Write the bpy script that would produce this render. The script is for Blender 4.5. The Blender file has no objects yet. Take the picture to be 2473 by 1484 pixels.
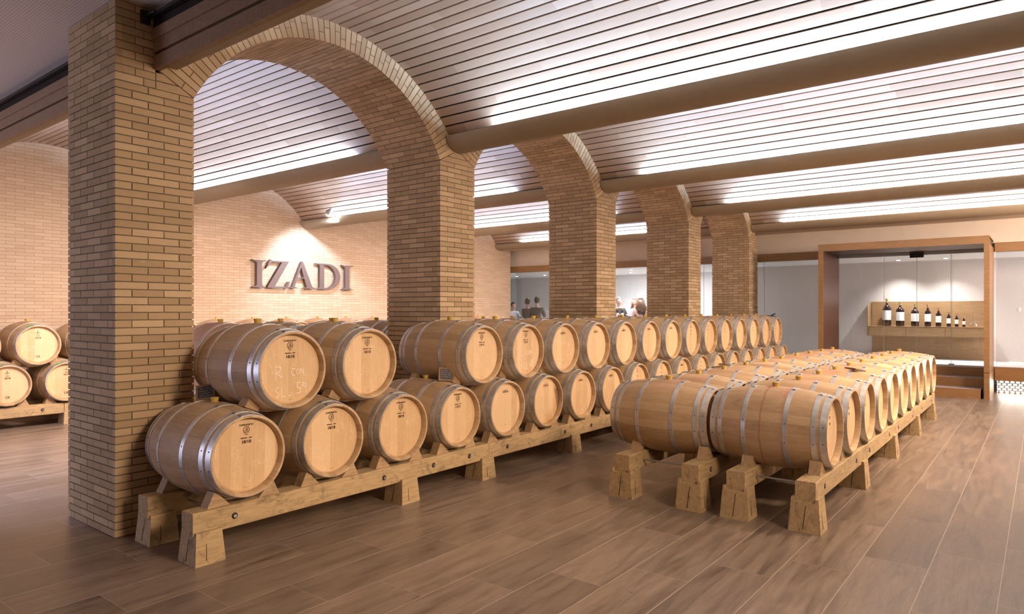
import bpy, bmesh, math, random
from mathutils import Vector, Matrix
random.seed(7)
C = bpy.context.scene.collection
PI = math.pi
R = math.radians

# ------------------------------------------------------------------ camera
cam_d = bpy.data.cameras.new('camera')
cam_d.sensor_width = 36.0
cam_d.lens = 36.0 * 1644.96 / 2473.0
cam_d.shift_y = 8.35 / 2473.0
cam_d.clip_end = 200
cam = bpy.data.objects.new('camera', cam_d)
cam.location = (0, 0, 1.69)
cam.rotation_euler = (PI / 2, 0, 0.6624)
C.objects.link(cam)
bpy.context.scene.camera = cam

# ------------------------------------------------------------------ world + exposure
w = bpy.data.worlds.new('world')
w.use_nodes = True
w.node_tree.nodes['Background'].inputs[0].default_value = (1.0, 0.86, 0.72, 1)
w.node_tree.nodes['Background'].inputs[1].default_value = 0.035
bpy.context.scene.world = w
vs = bpy.context.scene.view_settings
vs.view_transform = 'Standard'
vs.look = 'None'
vs.exposure = 0.05
vs.gamma = 1.0
vs.use_curve_mapping = False

# ------------------------------------------------------------------ main dimensions (metres)
PX = -5.424            # hall-side face of the arcade
PT = 0.896             # thickness of the arcade
PY = 2.171             # near face of the first pillar
BAY = 3.452
PW = 0.594
NB = 4
SPR = 3.41             # springing of the arches
WX = -13.207           # far brick wall of the left aisle
XR = 4.6               # right wall of the hall (outside the picture)
YB = -3.5              # wall behind the camera
YE = 17.10             # glazed end wall
VR, VZ = 2.0, 2.48     # vault radius, centre height
AR, AZ = 1.61, 2.665   # arch radius, centre height
def pc(k): return PY + PW / 2 + k * BAY        # centre line of pillar k
def mid(k): return pc(k) + BAY / 2

# ------------------------------------------------------------------ lamps
def area(name, loc, size, power, color, rot, spread=180):
    l = bpy.data.lights.new(name, 'AREA')
    l.shape = 'RECTANGLE'
    l.size, l.size_y = size
    l.energy = power
    l.color = color
    l.spread = R(spread)
    o = bpy.data.objects.new(name, l)
    o.location = loc
    o.rotation_euler = rot
    C.objects.link(o)
    return o
COOL = (0.50, 0.69, 1.0)
WARM = (1.0, 0.755, 0.55)
STRIP = 52.0           # watts per metre of cove strip
def cove(x0, x1, y, z, side, wpm):
    # light strip lying in a trough; side=-1 shines up towards smaller Y, +1 towards larger Y
    L = x1 - x0
    area('cove_strip', ((x0 + x1) / 2, y, z), (L, 0.03), wpm * L, COOL if x0 > -6 else (0.49, 0.67, 1.0), (PI + side * R(-38), 0, 0), 170)
for k in range(1, 5):
    yc = pc(k)
    for (x0, x1) in ((-4.68, XR - 0.2), (-12.2, -7.15)):
        cove(x0, x1, yc - 0.15, 3.672, -1, STRIP * (1.0 if x0 > -6 else 0.68))
        if k < 4:
            cove(x0, x1, yc + 0.15, 3.672, 1, STRIP * (0.8 if x0 > -6 else 0.55))
for (x0, x1) in ((-4.68, XR - 0.2), (-12.2, -7.15)):
    cove(x0, x1, pc(0) + 0.105, 3.645, 1, STRIP * (1.0 if x0 > -6 else 0.6))
# warm ceiling spots over the hall, outside the picture to the right
for (x, y, p, tilt) in ((2.2, 3.1, 85, 64), (0.75, 7.4, 60, 50), (0.55, 9.3, 75, 42), (0.55, 11.6, 75, 42), (0.55, 13.9, 55, 46)):
    area('hall_downlight', (x, y, 3.42), (1.3, 1.3) if tilt > 60 else (0.6, 0.6), p, WARM, (0, R(tilt), 0), 85 if tilt > 60 else 100)
area('warm_side_fill', (4.3, 8.2, 2.5), (1.0, 9.0), 110, (1.0, 0.80, 0.62), (0, R(88), 0), 150)  # unseen warm fill added to light barrel heads and pillars evenly
area('end_wall_fill', (3.4, 13.4, 3.25), (0.8, 0.6), 150, (1.0, 0.78, 0.64), (R(84), 0, R(55)), 100)  # unseen fill added to lift the end wall and portal
area('entrance_fill', (1.5, -1.2, 3.95), (1.2, 1.2), 14, WARM, (0, 0, 0), 160)  # weak unseen fill added for the foreground floor
l = bpy.data.lights.new('floor_glare_spot', 'SPOT'); l.energy = 950; l.spot_size = R(70); l.spot_blend = 0.9; l.color = (0.62, 0.70, 1.0); l.shadow_soft_size = 0.12  # unseen cool lamp added to throw the glare on the left floor
o = bpy.data.objects.new('floor_glare_spot', l); o.location = (-8.3, 1.3, 3.9); C.objects.link(o)
o.rotation_euler = (Vector((-8.3, 2.5, 0)) - Vector(o.location)).to_track_quat('-Z', 'Y').to_euler()
# daylight lamp added for an assumed, unbuilt opening behind and left of the camera
area('daylight_fill', (-9.6, YB + 0.1, 1.35), (3.6, 2.5), 150, (0.66, 0.70, 1.0), (R(90), 0, 0), 180)
for y in (4.2, 7.6, 11.1, 14.5):
    area('aisle_fill', (-8.2, y, 3.45), (1.2, 0.8), 165, (1.0, 0.81, 0.74), (0, R(42), 0), 130)  # warm fills added to brighten the left aisle and its brick wall

# ------------------------------------------------------------------ node helpers
def new_mat(name):
    m = bpy.data.materials.new(name)
    m.use_nodes = True
    nt = m.node_tree
    nt.nodes.clear()
    out = nt.nodes.new('ShaderNodeOutputMaterial')
    b = nt.nodes.new('ShaderNodeBsdfPrincipled')
    nt.links.new(b.outputs[0], out.inputs[0])
    return m, nt, b
class N:
    def __init__(s, nt): s.nt = nt
    def n(s, typ, **kw):
        x = s.nt.nodes.new(typ)
        for k, v in kw.items(): setattr(x, k, v)
        return x
    def l(s, a, b): s.nt.links.new(a, b)
    def val(s, sock, v):
        if isinstance(v, (int, float)): sock.default_value = v
        elif isinstance(v, (tuple, list)): sock.default_value = tuple(v) + ((1,) if len(v) == 3 and len(sock.default_value) == 4 else ())
        else: s.l(v, sock)
    def math(s, op, a, b=0.0, c=0.0):
        x = s.n('ShaderNodeMath', operation=op)
        s.val(x.inputs[0], a); s.val(x.inputs[1], b); s.val(x.inputs[2], c)
        return x.outputs[0]
    def mix(s, f, a, b, blend='MIX'):
        x = s.n('ShaderNodeMix', data_type='RGBA', blend_type=blend)
        s.val(x.inputs[0], f); s.val(x.inputs[6], a); s.val(x.inputs[7], b)
        return x.outputs[2]
    def obj(s): return s.n('ShaderNodeTexCoord').outputs['Object']
    def sep(s, v):
        x = s.n('ShaderNodeSeparateXYZ'); s.l(v, x.inputs[0]); return x.outputs
    def comb(s, x, y, z):
        c = s.n('ShaderNodeCombineXYZ')
        for i, v in enumerate((x, y, z)): s.val(c.inputs[i], v)
        return c.outputs[0]
    def noise(s, v, scale, detail=4, rough=0.55, dist=0.0):
        x = s.n('ShaderNodeTexNoise'); s.l(v, x.inputs['Vector'])
        x.inputs['Scale'].default_value = scale; x.inputs['Detail'].default_value = detail
        x.inputs['Roughness'].default_value = rough; x.inputs['Distortion'].default_value = dist
        return x.outputs[0]
    def white(s, v):
        x = s.n('ShaderNodeTexWhiteNoise', noise_dimensions='3D'); s.l(v, x.inputs[0]); return x.outputs[0]
    def ramp(s, v, pts):
        x = s.n('ShaderNodeValToRGB'); s.val(x.inputs[0], v)
        e = x.color_ramp.elements
        while len(e) < len(pts): e.new(0.5)
        for q, (p, c) in zip(e, pts):
            q.position = p; q.color = tuple(c) + (1,)
        return x.outputs[0]
    def rng(s, v, a, b, c, d):
        x = s.n('ShaderNodeMapRange'); s.val(x.inputs[0], v)
        for i, q in enumerate((a, b, c, d)): x.inputs[i + 1].default_value = q
        return x.outputs[0]
    def bump(s, h, strength, dist, bsdf):
        x = s.n('ShaderNodeBump'); x.inputs['Strength'].default_value = strength
        x.inputs['Distance'].default_value = dist; s.l(h, x.inputs['Height'])
        s.l(x.outputs[0], bsdf.inputs['Normal'])
    def island(s): return s.n('ShaderNodeNewGeometry').outputs['Random Per Island']
    def orand(s): return s.n('ShaderNodeObjectInfo').outputs['Random']
def sc3(a, k): return tuple(x * k for x in a)

def plain(name, col, rough=0.6, metal=0.0, var=0.12, scale=20):
    m, nt, b = new_mat(name); g = N(nt)
    n = g.noise(g.obj(), scale)
    g.val(b.inputs['Base Color'], g.ramp(n, ((0.3, sc3(col, 1 - var)), (0.7, sc3(col, 1 + var)))))
    b.inputs['Roughness'].default_value = rough
    b.inputs['Metallic'].default_value = metal
    return m
def emit(name, col, strength):
    m, nt, b = new_mat(name)
    b.inputs['Base Color'].default_value = tuple(col) + (1,)
    b.inputs['Emission Color'].default_value = tuple(col) + (1,)
    b.inputs['Emission Strength'].default_value = strength
    return m
def brick_mat(name, ca, cb):
    m, nt, b = new_mat(name); g = N(nt)
    o = g.obj()
    big = g.noise(o, 1.3, 3)
    fine = g.noise(o, 160, 3)
    c = g.ramp(g.island(), ((0.0, sc3(ca, 0.86)), (0.45, ca), (0.8, cb), (1.0, sc3(cb, 1.08))))
    c = g.mix(g.rng(big, 0.35, 0.7, 0, 0.35), c, sc3(ca, 0.8))
    pores = g.rng(fine, 0.28, 0.36, 0.55, 1.0)
    c = g.mix(1.0, c, g.comb(pores, pores, pores), 'MULTIPLY')
    pale = g.rng(g.noise(o, 4.5, 6), 0.66, 0.76, 0, 0.45)
    c = g.mix(pale, c, (0.62, 0.52, 0.40))
    g.val(b.inputs['Base Color'], c)
    b.inputs['Roughness'].default_value = 0.86
    g.bump(g.noise(o, 220, 4), 0.35, 0.003, b)
    return m
M_BRICK = brick_mat('tan_brick', (0.455, 0.31, 0.172), (0.53, 0.372, 0.218))
M_MORTAR = plain('grey_brown_mortar', (0.22, 0.175, 0.115), 0.95, 0, 0.2, 90)

def wallbrick():
    m, nt, b = new_mat('flush_tan_brick_wall'); g = N(nt)
    x, y, z = g.sep(g.obj())
    v = g.comb(g.math('ADD', x, y), z, 0.0)
    bt = g.n('ShaderNodeTexBrick'); g.l(v, bt.inputs['Vector'])
    bt.inputs['Scale'].default_value = 1.0
    bt.inputs['Mortar Size'].default_value = 0.0028
    bt.inputs['Mortar Smooth'].default_value = 0.3
    bt.inputs['Brick Width'].default_value = 0.262
    bt.inputs['Row Height'].default_value = 0.0575
    bt.inputs['Color1'].default_value = (0.50, 0.36, 0.235, 1)
    bt.inputs['Color2'].default_value = (0.58, 0.43, 0.295, 1)
    bt.inputs['Mortar'].default_value = (0.30, 0.205, 0.13, 1)
    c = g.mix(g.rng(g.noise(g.obj(), 0.9, 5), 0.4, 0.75, 0, 0.3), bt.outputs[0], (0.40, 0.27, 0.18))
    g.val(b.inputs['Base Color'], c)
    b.inputs['Roughness'].default_value = 0.85
    g.bump(g.math('SUBTRACT', 1.0, bt.outputs['Fac']), 0.7, 0.006, b)
    return m
M_WALLBRICK = wallbrick()

def slatwood():
    m, nt, b = new_mat('slatted_oak_ceiling'); g = N(nt)
    x, y, z = g.sep(g.obj())
    isl = g.island()
    seg = g.math('FLOOR', g.math('ADD', g.math('DIVIDE', x, 1.15), g.math('MULTIPLY', isl, 17.3)))
    h = g.white(g.comb(seg, isl, 0.0))
    gr = g.noise(g.comb(g.math('MULTIPLY', x, 2.0), g.math('MULTIPLY', y, 26), g.math('MULTIPLY', z, 26)), 2.2, 5, 0.6, 1.4)
    t = g.math('ADD', g.math('MULTIPLY', h, 0.62), g.math('MULTIPLY', gr, 0.38))
    c = g.ramp(t, ((0.15, (0.36, 0.235, 0.15)), (0.5, (0.44, 0.30, 0.20)), (0.85, (0.52, 0.375, 0.265))))
    g.val(b.inputs['Base Color'], c)
    b.inputs['Roughness'].default_value = 0.42
    g.bump(gr, 0.12, 0.002, b)
    return m
M_SLAT = slatwood()
M_DARK = plain('dark_backing', (0.012, 0.009, 0.007), 0.9)
M_PLASTER = plain('beige_painted_trough', (0.34, 0.26, 0.165), 0.62, 0, 0.03, 6)
M_CREAM = plain('cream_plaster', (0.66, 0.56, 0.45), 0.8, 0, 0.03, 4)
M_WHITEW = plain('white_plaster', (0.72, 0.70, 0.68), 0.8, 0, 0.02, 4)
M_DRAPE = plain('pale_grey_wall_covering', (0.66, 0.60, 0.565), 0.75, 0, 0.04, 30)

def perf():
    m, nt, b = new_mat('perforated_ceiling_board'); g = N(nt)
    x, y, z = g.sep(g.obj())
    fx = g.math('SUBTRACT', g.math('FRACT', g.math('DIVIDE', x, 0.022)), 0.5)
    fy = g.math('SUBTRACT', g.math('FRACT', g.math('DIVIDE', y, 0.022)), 0.5)
    d = g.math('SQRT', g.math('ADD', g.math('MULTIPLY', fx, fx), g.math('MULTIPLY', fy, fy)))
    k = g.rng(d, 0.18, 0.24, 0, 1)
    g.val(b.inputs['Base Color'], g.mix(k, (0.30, 0.26, 0.24), (0.74, 0.67, 0.63)))
    b.inputs['Roughness'].default_value = 0.8
    return m
M_PERF = perf()

def floorwood():
    m, nt, b = new_mat('wood_look_porcelain_planks'); g = N(nt)
    x, y, z = g.sep(g.obj())
    W_, L_ = 0.3835, 1.165
    cx = g.math('DIVIDE', g.math('ADD', x, 0.206), W_)
    col = g.math('FLOOR', cx)
    cy = g.math('DIVIDE', g.math('SUBTRACT', g.math('SUBTRACT', y, g.math('MULTIPLY', col, L_ / 3)), 0.131), L_)
    row = g.math('FLOOR', cy)
    fx = g.math('SUBTRACT', cx, col); fy = g.math('SUBTRACT', cy, row)
    ex = g.math('MULTIPLY', g.math('MINIMUM', fx, g.math('SUBTRACT', 1.0, fx)), W_)
    ey = g.math('MULTIPLY', g.math('MINIMUM', fy, g.math('SUBTRACT', 1.0, fy)), L_)
    e = g.math('MINIMUM', ex, ey)
    jx = g.rng(ex, 0.0016, 0.0030, 1, 0)
    jy = g.rng(ey, 0.0012, 0.0022, 0.6, 0)
    joint = g.math('MAXIMUM', jx, jy)
    h = g.white(g.comb(col, row, 3.0))
    off = g.math('MULTIPLY', h, 37.0)
    v = g.comb(g.math('ADD', g.math('MULTIPLY', x, 6.5), off), g.math('ADD', g.math('MULTIPLY', y, 0.65), off), off)
    gr = g.noise(v, 2.3, 8, 0.58, 0.7)
    gr2 = g.noise(g.comb(g.math('ADD', g.math('MULTIPLY', x, 60), off), g.math('MULTIPLY', y, 5), off), 1.5, 4, 0.6, 0.6)
    t = g.math('ADD', g.math('MULTIPLY', gr, 0.7), g.math('MULTIPLY', gr2, 0.3))
    c = g.ramp(t, ((0.30, (0.085, 0.060, 0.046)), (0.42, (0.16, 0.112, 0.080)), (0.55, (0.225, 0.160, 0.115)), (0.70, (0.28, 0.205, 0.15))))
    k = g.rng(h, 0, 1, 0.84, 1.12)
    c = g.mix(1.0, c, g.comb(k, k, k), 'MULTIPLY')
    knots = g.rng(g.noise(g.comb(g.math('ADD', g.math('MULTIPLY', x, 3.2), off), g.math('MULTIPLY', y, 1.0), off), 2.4, 5, 0.7, 2.5), 0.66, 0.73, 0, 0.65)
    c = g.mix(knots, c, (0.075, 0.052, 0.045))
    c = g.mix(joint, c, (0.44, 0.36, 0.28))
    g.val(b.inputs['Base Color'], c)
    g.val(b.inputs['Roughness'], g.rng(gr, 0.3, 0.7, 0.28, 0.42))
    g.bump(g.math('ADD', g.rng(e, 0.0, 0.004, 0, 1), g.math('MULTIPLY', gr2, 0.15)), 0.25, 0.003, b)
    return m
M_FLOOR = floorwood()

def barrel_oak(name, tint=(0, 0, 0), stain=0.0, drip=False):
    m, nt, b = new_mat(name); g = N(nt)
    x, y, z = g.sep(g.obj())
    rnd = g.orand()
    ang = g.math('DIVIDE', g.math('ARCTAN2', z, y), 2 * PI)
    st = g.math('MULTIPLY', g.math('ADD', ang, 0.5), 27.0)
    sid = g.math('FLOOR', st)
    f = g.math('SUBTRACT', st, sid)
    h = g.white(g.comb(sid, g.math('MULTIPLY', rnd, 91.0), 0.0))
    ro = g.math('MULTIPLY', g.math('ADD', rnd, h), 23.0)
    gr = g.noise(g.comb(g.math('ADD', g.math('MULTIPLY', x, 3.0), ro), g.math('MULTIPLY', y, 22), g.math('MULTIPLY', z, 22)), 2.2, 6, 0.6, 1.0)
    blot = g.noise(g.comb(g.math('ADD', x, g.math('MULTIPLY', rnd, 40)), y, z), 4.5, 4, 0.6)
    t = g.math('ADD', g.math('ADD', g.math('MULTIPLY', h, 0.28), g.math('MULTIPLY', gr, 0.42)), g.math('MULTIPLY', blot, 0.3))
    c = g.ramp(t, ((0.26, (0.31, 0.19, 0.095)), (0.46, (0.45, 0.295, 0.158)), (0.62, (0.52, 0.355, 0.20)), (0.8, (0.58, 0.42, 0.255))))
    dirt = g.rng(g.noise(g.comb(g.math('ADD', x, ro), y, z), 7, 6, 0.7), 0.66, 0.76, 0, 0.4)
    c = g.mix(dirt, c, (0.17, 0.095, 0.05))
    seam = g.rng(g.math('MINIMUM', f, g.math('SUBTRACT', 1.0, f)), 0.0, 0.022, 0.45, 0)
    c = g.mix(seam, c, (0.20, 0.11, 0.05))
    if stain > 0:
        top = g.rng(z, 0.20, 0.34, 0, 1)
        near = g.rng(g.math('ABSOLUTE', x), 0.02, 0.26, 1, 0)
        nz = g.rng(g.noise(g.comb(g.math('ADD', x, g.math('MULTIPLY', rnd, 11)), y, z), 6, 5, 0.65), 0.42, 0.62, 0, 1)
        k = g.math('MULTIPLY', g.math('MULTIPLY', top, near), g.math('MULTIPLY', nz, stain))
        c = g.mix(k, c, (0.50, 0.17, 0.14))
    if drip:
        wob = g.math('MULTIPLY', g.math('SUBTRACT', g.noise(g.comb(0.0, y, z), 14, 3), 0.5), 0.03)
        dx = g.math('ABSOLUTE', g.math('ADD', g.math('ADD', x, 0.03), wob))
        k = g.math('MULTIPLY', g.rng(dx, 0.003, 0.011, 0.55, 0), g.rng(y, -0.05, 0.0, 1, 0))
        c = g.mix(k, c, (0.28, 0.08, 0.05))
        x2 = g.math('ABSOLUTE', g.math('ADD', g.math('SUBTRACT', x, 0.135), g.math('MULTIPLY', wob, 2.0)))
        k2 = g.math('MULTIPLY', g.rng(x2, 0.003, 0.018, 0.28, 0), g.rng(y, -0.12, -0.06, 1, 0))
        c = g.mix(k2, c, (0.34, 0.11, 0.08))
    if tint != (0, 0, 0):
        c = g.mix(0.32, c, tint)
    g.val(b.inputs['Base Color'], c)
    b.inputs['Roughness'].default_value = 0.55
    g.bump(g.math('SUBTRACT', gr, seam), 0.2, 0.002, b)
    return m
M_OAK = barrel_oak('barrel_oak')
M_OAK_TOP = barrel_oak('barrel_oak_wine_marked', stain=0.55)
M_OAK_DRIP = barrel_oak('barrel_oak_with_wine_drip', stain=0.8, drip=True)
M_OAK_PINK = barrel_oak('barrel_oak_wine_pink', tint=(0.60, 0.27, 0.20), stain=0.5)

def head_oak(name, stain=False):
    m, nt, b = new_mat(name); g = N(nt)
    x, y, z = g.sep(g.obj())
    rnd = g.orand()
    bd = g.math('ADD', g.math('MULTIPLY', y, 11.5), g.math('MULTIPLY', rnd, 5.0))
    bi = g.math('FLOOR', bd); f = g.math('SUBTRACT', bd, bi)
    h = g.white(g.comb(bi, g.math('MULTIPLY', rnd, 57), 1.0))
    ro = g.math('MULTIPLY', g.math('ADD', h, rnd), 31.0)
    gr = g.noise(g.comb(g.math('ADD', g.math('MULTIPLY', y, 90), ro), g.math('ADD', g.math('MULTIPLY', z, 5), ro), 0.0), 1.2, 5, 0.6, 0.4)
    t = g.math('ADD', g.math('MULTIPLY', h, 0.45), g.math('MULTIPLY', gr, 0.55))
    c = g.ramp(t, ((0.2, (0.53, 0.33, 0.165)), (0.55, (0.66, 0.44, 0.24)), (0.85, (0.74, 0.52, 0.31))))
    fl = g.noise(g.comb(g.math('ADD', g.math('MULTIPLY', y, 22), ro), g.math('ADD', g.math('MULTIPLY', z, 7), ro), ro), 2.6, 3, 0.5, 1.6)
    ridge = g.math('ABSOLUTE', g.math('SUBTRACT', fl, 0.5))
    gate = g.rng(g.noise(g.comb(g.math('ADD', g.math('MULTIPLY', y, 4), ro), g.math('MULTIPLY', z, 4), 2.0), 2.0, 2), 0.5, 0.6, 0, 1)
    fk = g.math('MULTIPLY', g.rng(ridge, 0.005, 0.02, 0.85, 0), gate)
    c = g.mix(fk, c, (0.86, 0.68, 0.46))
    seam = g.rng(g.math('MINIMUM', f, g.math('SUBTRACT', 1.0, f)), 0.0, 0.012, 0.3, 0)
    c = g.mix(seam, c, (0.33, 0.19, 0.09))
    if stain:
        k = g.math('MULTIPLY', g.rng(g.math('ADD', z, g.math('MULTIPLY', y, -0.8)), -0.16, -0.30, 0, 1), g.rng(g.noise(g.obj(), 9, 5), 0.35, 0.6, 0.2, 1))
        c = g.mix(k, c, (0.50, 0.24, 0.06))
        k = g.math('MULTIPLY', g.rng(g.math('SUBTRACT', y, g.math('MULTIPLY', z, -0.25)), 0.185, 0.21, 0, 1), g.rng(g.math('ABSOLUTE', z), 0.1, 0.16, 0.8, 0))
        c = g.mix(k, c, (0.16, 0.06, 0.02))
    g.val(b.inputs['Base Color'], c)
    b.inputs['Roughness'].default_value = 0.5
    return m
M_HEAD = head_oak('barrel_head_oak')
M_HEAD_ST = head_oak('barrel_head_oak_leaked', True)
def metal_mat():
    m, nt, b = new_mat('galvanised_hoop_steel'); g = N(nt)
    n = g.noise(g.obj(), 9, 5, 0.6)
    g.val(b.inputs['Base Color'], g.ramp(n, ((0.3, (0.48, 0.47, 0.46)), (0.7, (0.70, 0.69, 0.68)))))
    b.inputs['Metallic'].default_value = 0.7
    g.val(b.inputs['Roughness'], g.rng(n, 0.3, 0.7, 0.3, 0.46))
    return m
M_HOOP = metal_mat()
M_RIVET = plain('rivet_steel', (0.10, 0.09, 0.09), 0.5, 0.6)
M_BUNG = plain('ochre_silicone_bung', (0.50, 0.34, 0.07), 0.45, 0, 0.08)
M_INK = plain('burnt_brand_ink', (0.13, 0.07, 0.03), 0.8)
M_CHALK = plain('white_chalk', (0.88, 0.76, 0.62), 0.9)
M_GREEN = plain('green_tape', (0.16, 0.36, 0.12), 0.6)

def timber(name, base, dark):
    m, nt, b = new_mat(name); g = N(nt)
    x, y, z = g.sep(g.obj())
    rnd = g.math('MULTIPLY', g.orand(), 50.0)
    gr = g.noise(g.comb(g.math('ADD', g.math('MULTIPLY', x, 22), rnd), g.math('ADD', g.math('MULTIPLY', y, 2.2), rnd), g.math('MULTIPLY', z, 20)), 2.0, 6, 0.62, 1.2)
    c = g.ramp(gr, ((0.3, sc3(base, 0.72)), (0.5, base), (0.7, sc3(base, 1.22))))
    mk = g.rng(g.noise(g.comb(g.math('ADD', g.math('MULTIPLY', x, 2), rnd), y, z), 7.0, 6, 0.75, 0.8), 0.54, 0.68, 0, 0.7)
    c = g.mix(mk, c, dark)
    g.val(b.inputs['Base Color'], c)
    b.inputs['Roughness'].default_value = 0.7
    g.bump(gr, 0.3, 0.004, b)
    return m
M_TIMBER = timber('rough_oak_beam', (0.42, 0.285, 0.14), (0.10, 0.065, 0.035))
M_CHOCK = timber('planed_oak_chock', (0.40, 0.26, 0.135), (0.20, 0.12, 0.06))
M_CRACK = plain('dark_crack', (0.02, 0.012, 0.008), 0.9)
M_FASCIA = timber('ceiling_fascia_wood', (0.29, 0.185, 0.11), (0.21, 0.13, 0.08))
def veneer(name, base):
    m, nt, b = new_mat(name); g = N(nt)
    x, y, z = g.sep(g.obj())
    gr = g.noise(g.comb(g.math('MULTIPLY', x, 1.5), g.math('MULTIPLY', y, 14), g.math('MULTIPLY', z, 16)), 1.8, 5, 0.6, 1.5)
    g.val(b.inputs['Base Color'], g.ramp(gr, ((0.3, sc3(base, 0.78)), (0.7, sc3(base, 1.2)))))
    b.inputs['Roughness'].default_value = 0.4
    return m
M_PORTAL = veneer('orange_brown_veneer', (0.30, 0.162, 0.066))
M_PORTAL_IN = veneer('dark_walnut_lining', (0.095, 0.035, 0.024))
M_CONSOLE = veneer('oak_console_veneer', (0.36, 0.22, 0.11))
M_STEP = veneer('brown_step_board', (0.30, 0.155, 0.06))
M_SIGN = plain('dark_bronze_paint', (0.135, 0.088, 0.075), 0.45, 0.15, 0.05)
M_BLACK = plain('black_plastic', (0.012, 0.012, 0.014), 0.4)
M_STEEL = plain('brushed_steel', (0.5, 0.5, 0.5), 0.35, 0.9)
M_SLATE = plain('dark_slate', (0.045, 0.04, 0.035), 0.6, 0, 0.25, 60)
M_FRAMEW = plain('small_frame_wood', (0.20, 0.11, 0.05), 0.6)
M_WINE = plain('dark_wine_glass', (0.018, 0.006, 0.008), 0.08, 0, 0.02)
M_LABEL = plain('white_paper_label', (0.78, 0.77, 0.74), 0.7, 0, 0.03)
M_CAPG = plain('olive_gold_capsule', (0.42, 0.36, 0.12), 0.35, 0.2)
M_CAPR = plain('copper_capsule', (0.48, 0.24, 0.12), 0.35, 0.2)
def glass_mat(name, tint, fr=1.45):
    m = bpy.data.materials.new(name); m.use_nodes = True
    nt = m.node_tree; nt.nodes.clear()
    out = nt.nodes.new('ShaderNodeOutputMaterial')
    t = nt.nodes.new('ShaderNodeBsdfTransparent'); t.inputs[0].default_value = tuple(tint) + (1,)
    gl = nt.nodes.new('ShaderNodeBsdfGlossy'); gl.inputs['Roughness'].default_value = 0.0
    f = nt.nodes.new('ShaderNodeFresnel'); f.inputs[0].default_value = fr
    mx = nt.nodes.new('ShaderNodeMixShader')
    nt.links.new(f.outputs[0], mx.inputs[0]); nt.links.new(t.outputs[0], mx.inputs[1]); nt.links.new(gl.outputs[0], mx.inputs[2])
    nt.links.new(mx.outputs[0], out.inputs[0])
    return m
M_GLASS = glass_mat('clear_pane_glass', (0.90, 0.91, 0.92))
M_GLASS_CLEAR = glass_mat('decanter_glass', (0.93, 0.93, 0.95), 1.35)
M_EDGE = plain('polished_glass_edge', (0.42, 0.50, 0.48), 0.2)
M_REDP = plain('red_enamel', (0.45, 0.02, 0.015), 0.3)
M_SKIN = plain('skin', (0.60, 0.34, 0.25), 0.5, 0, 0.05)

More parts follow.
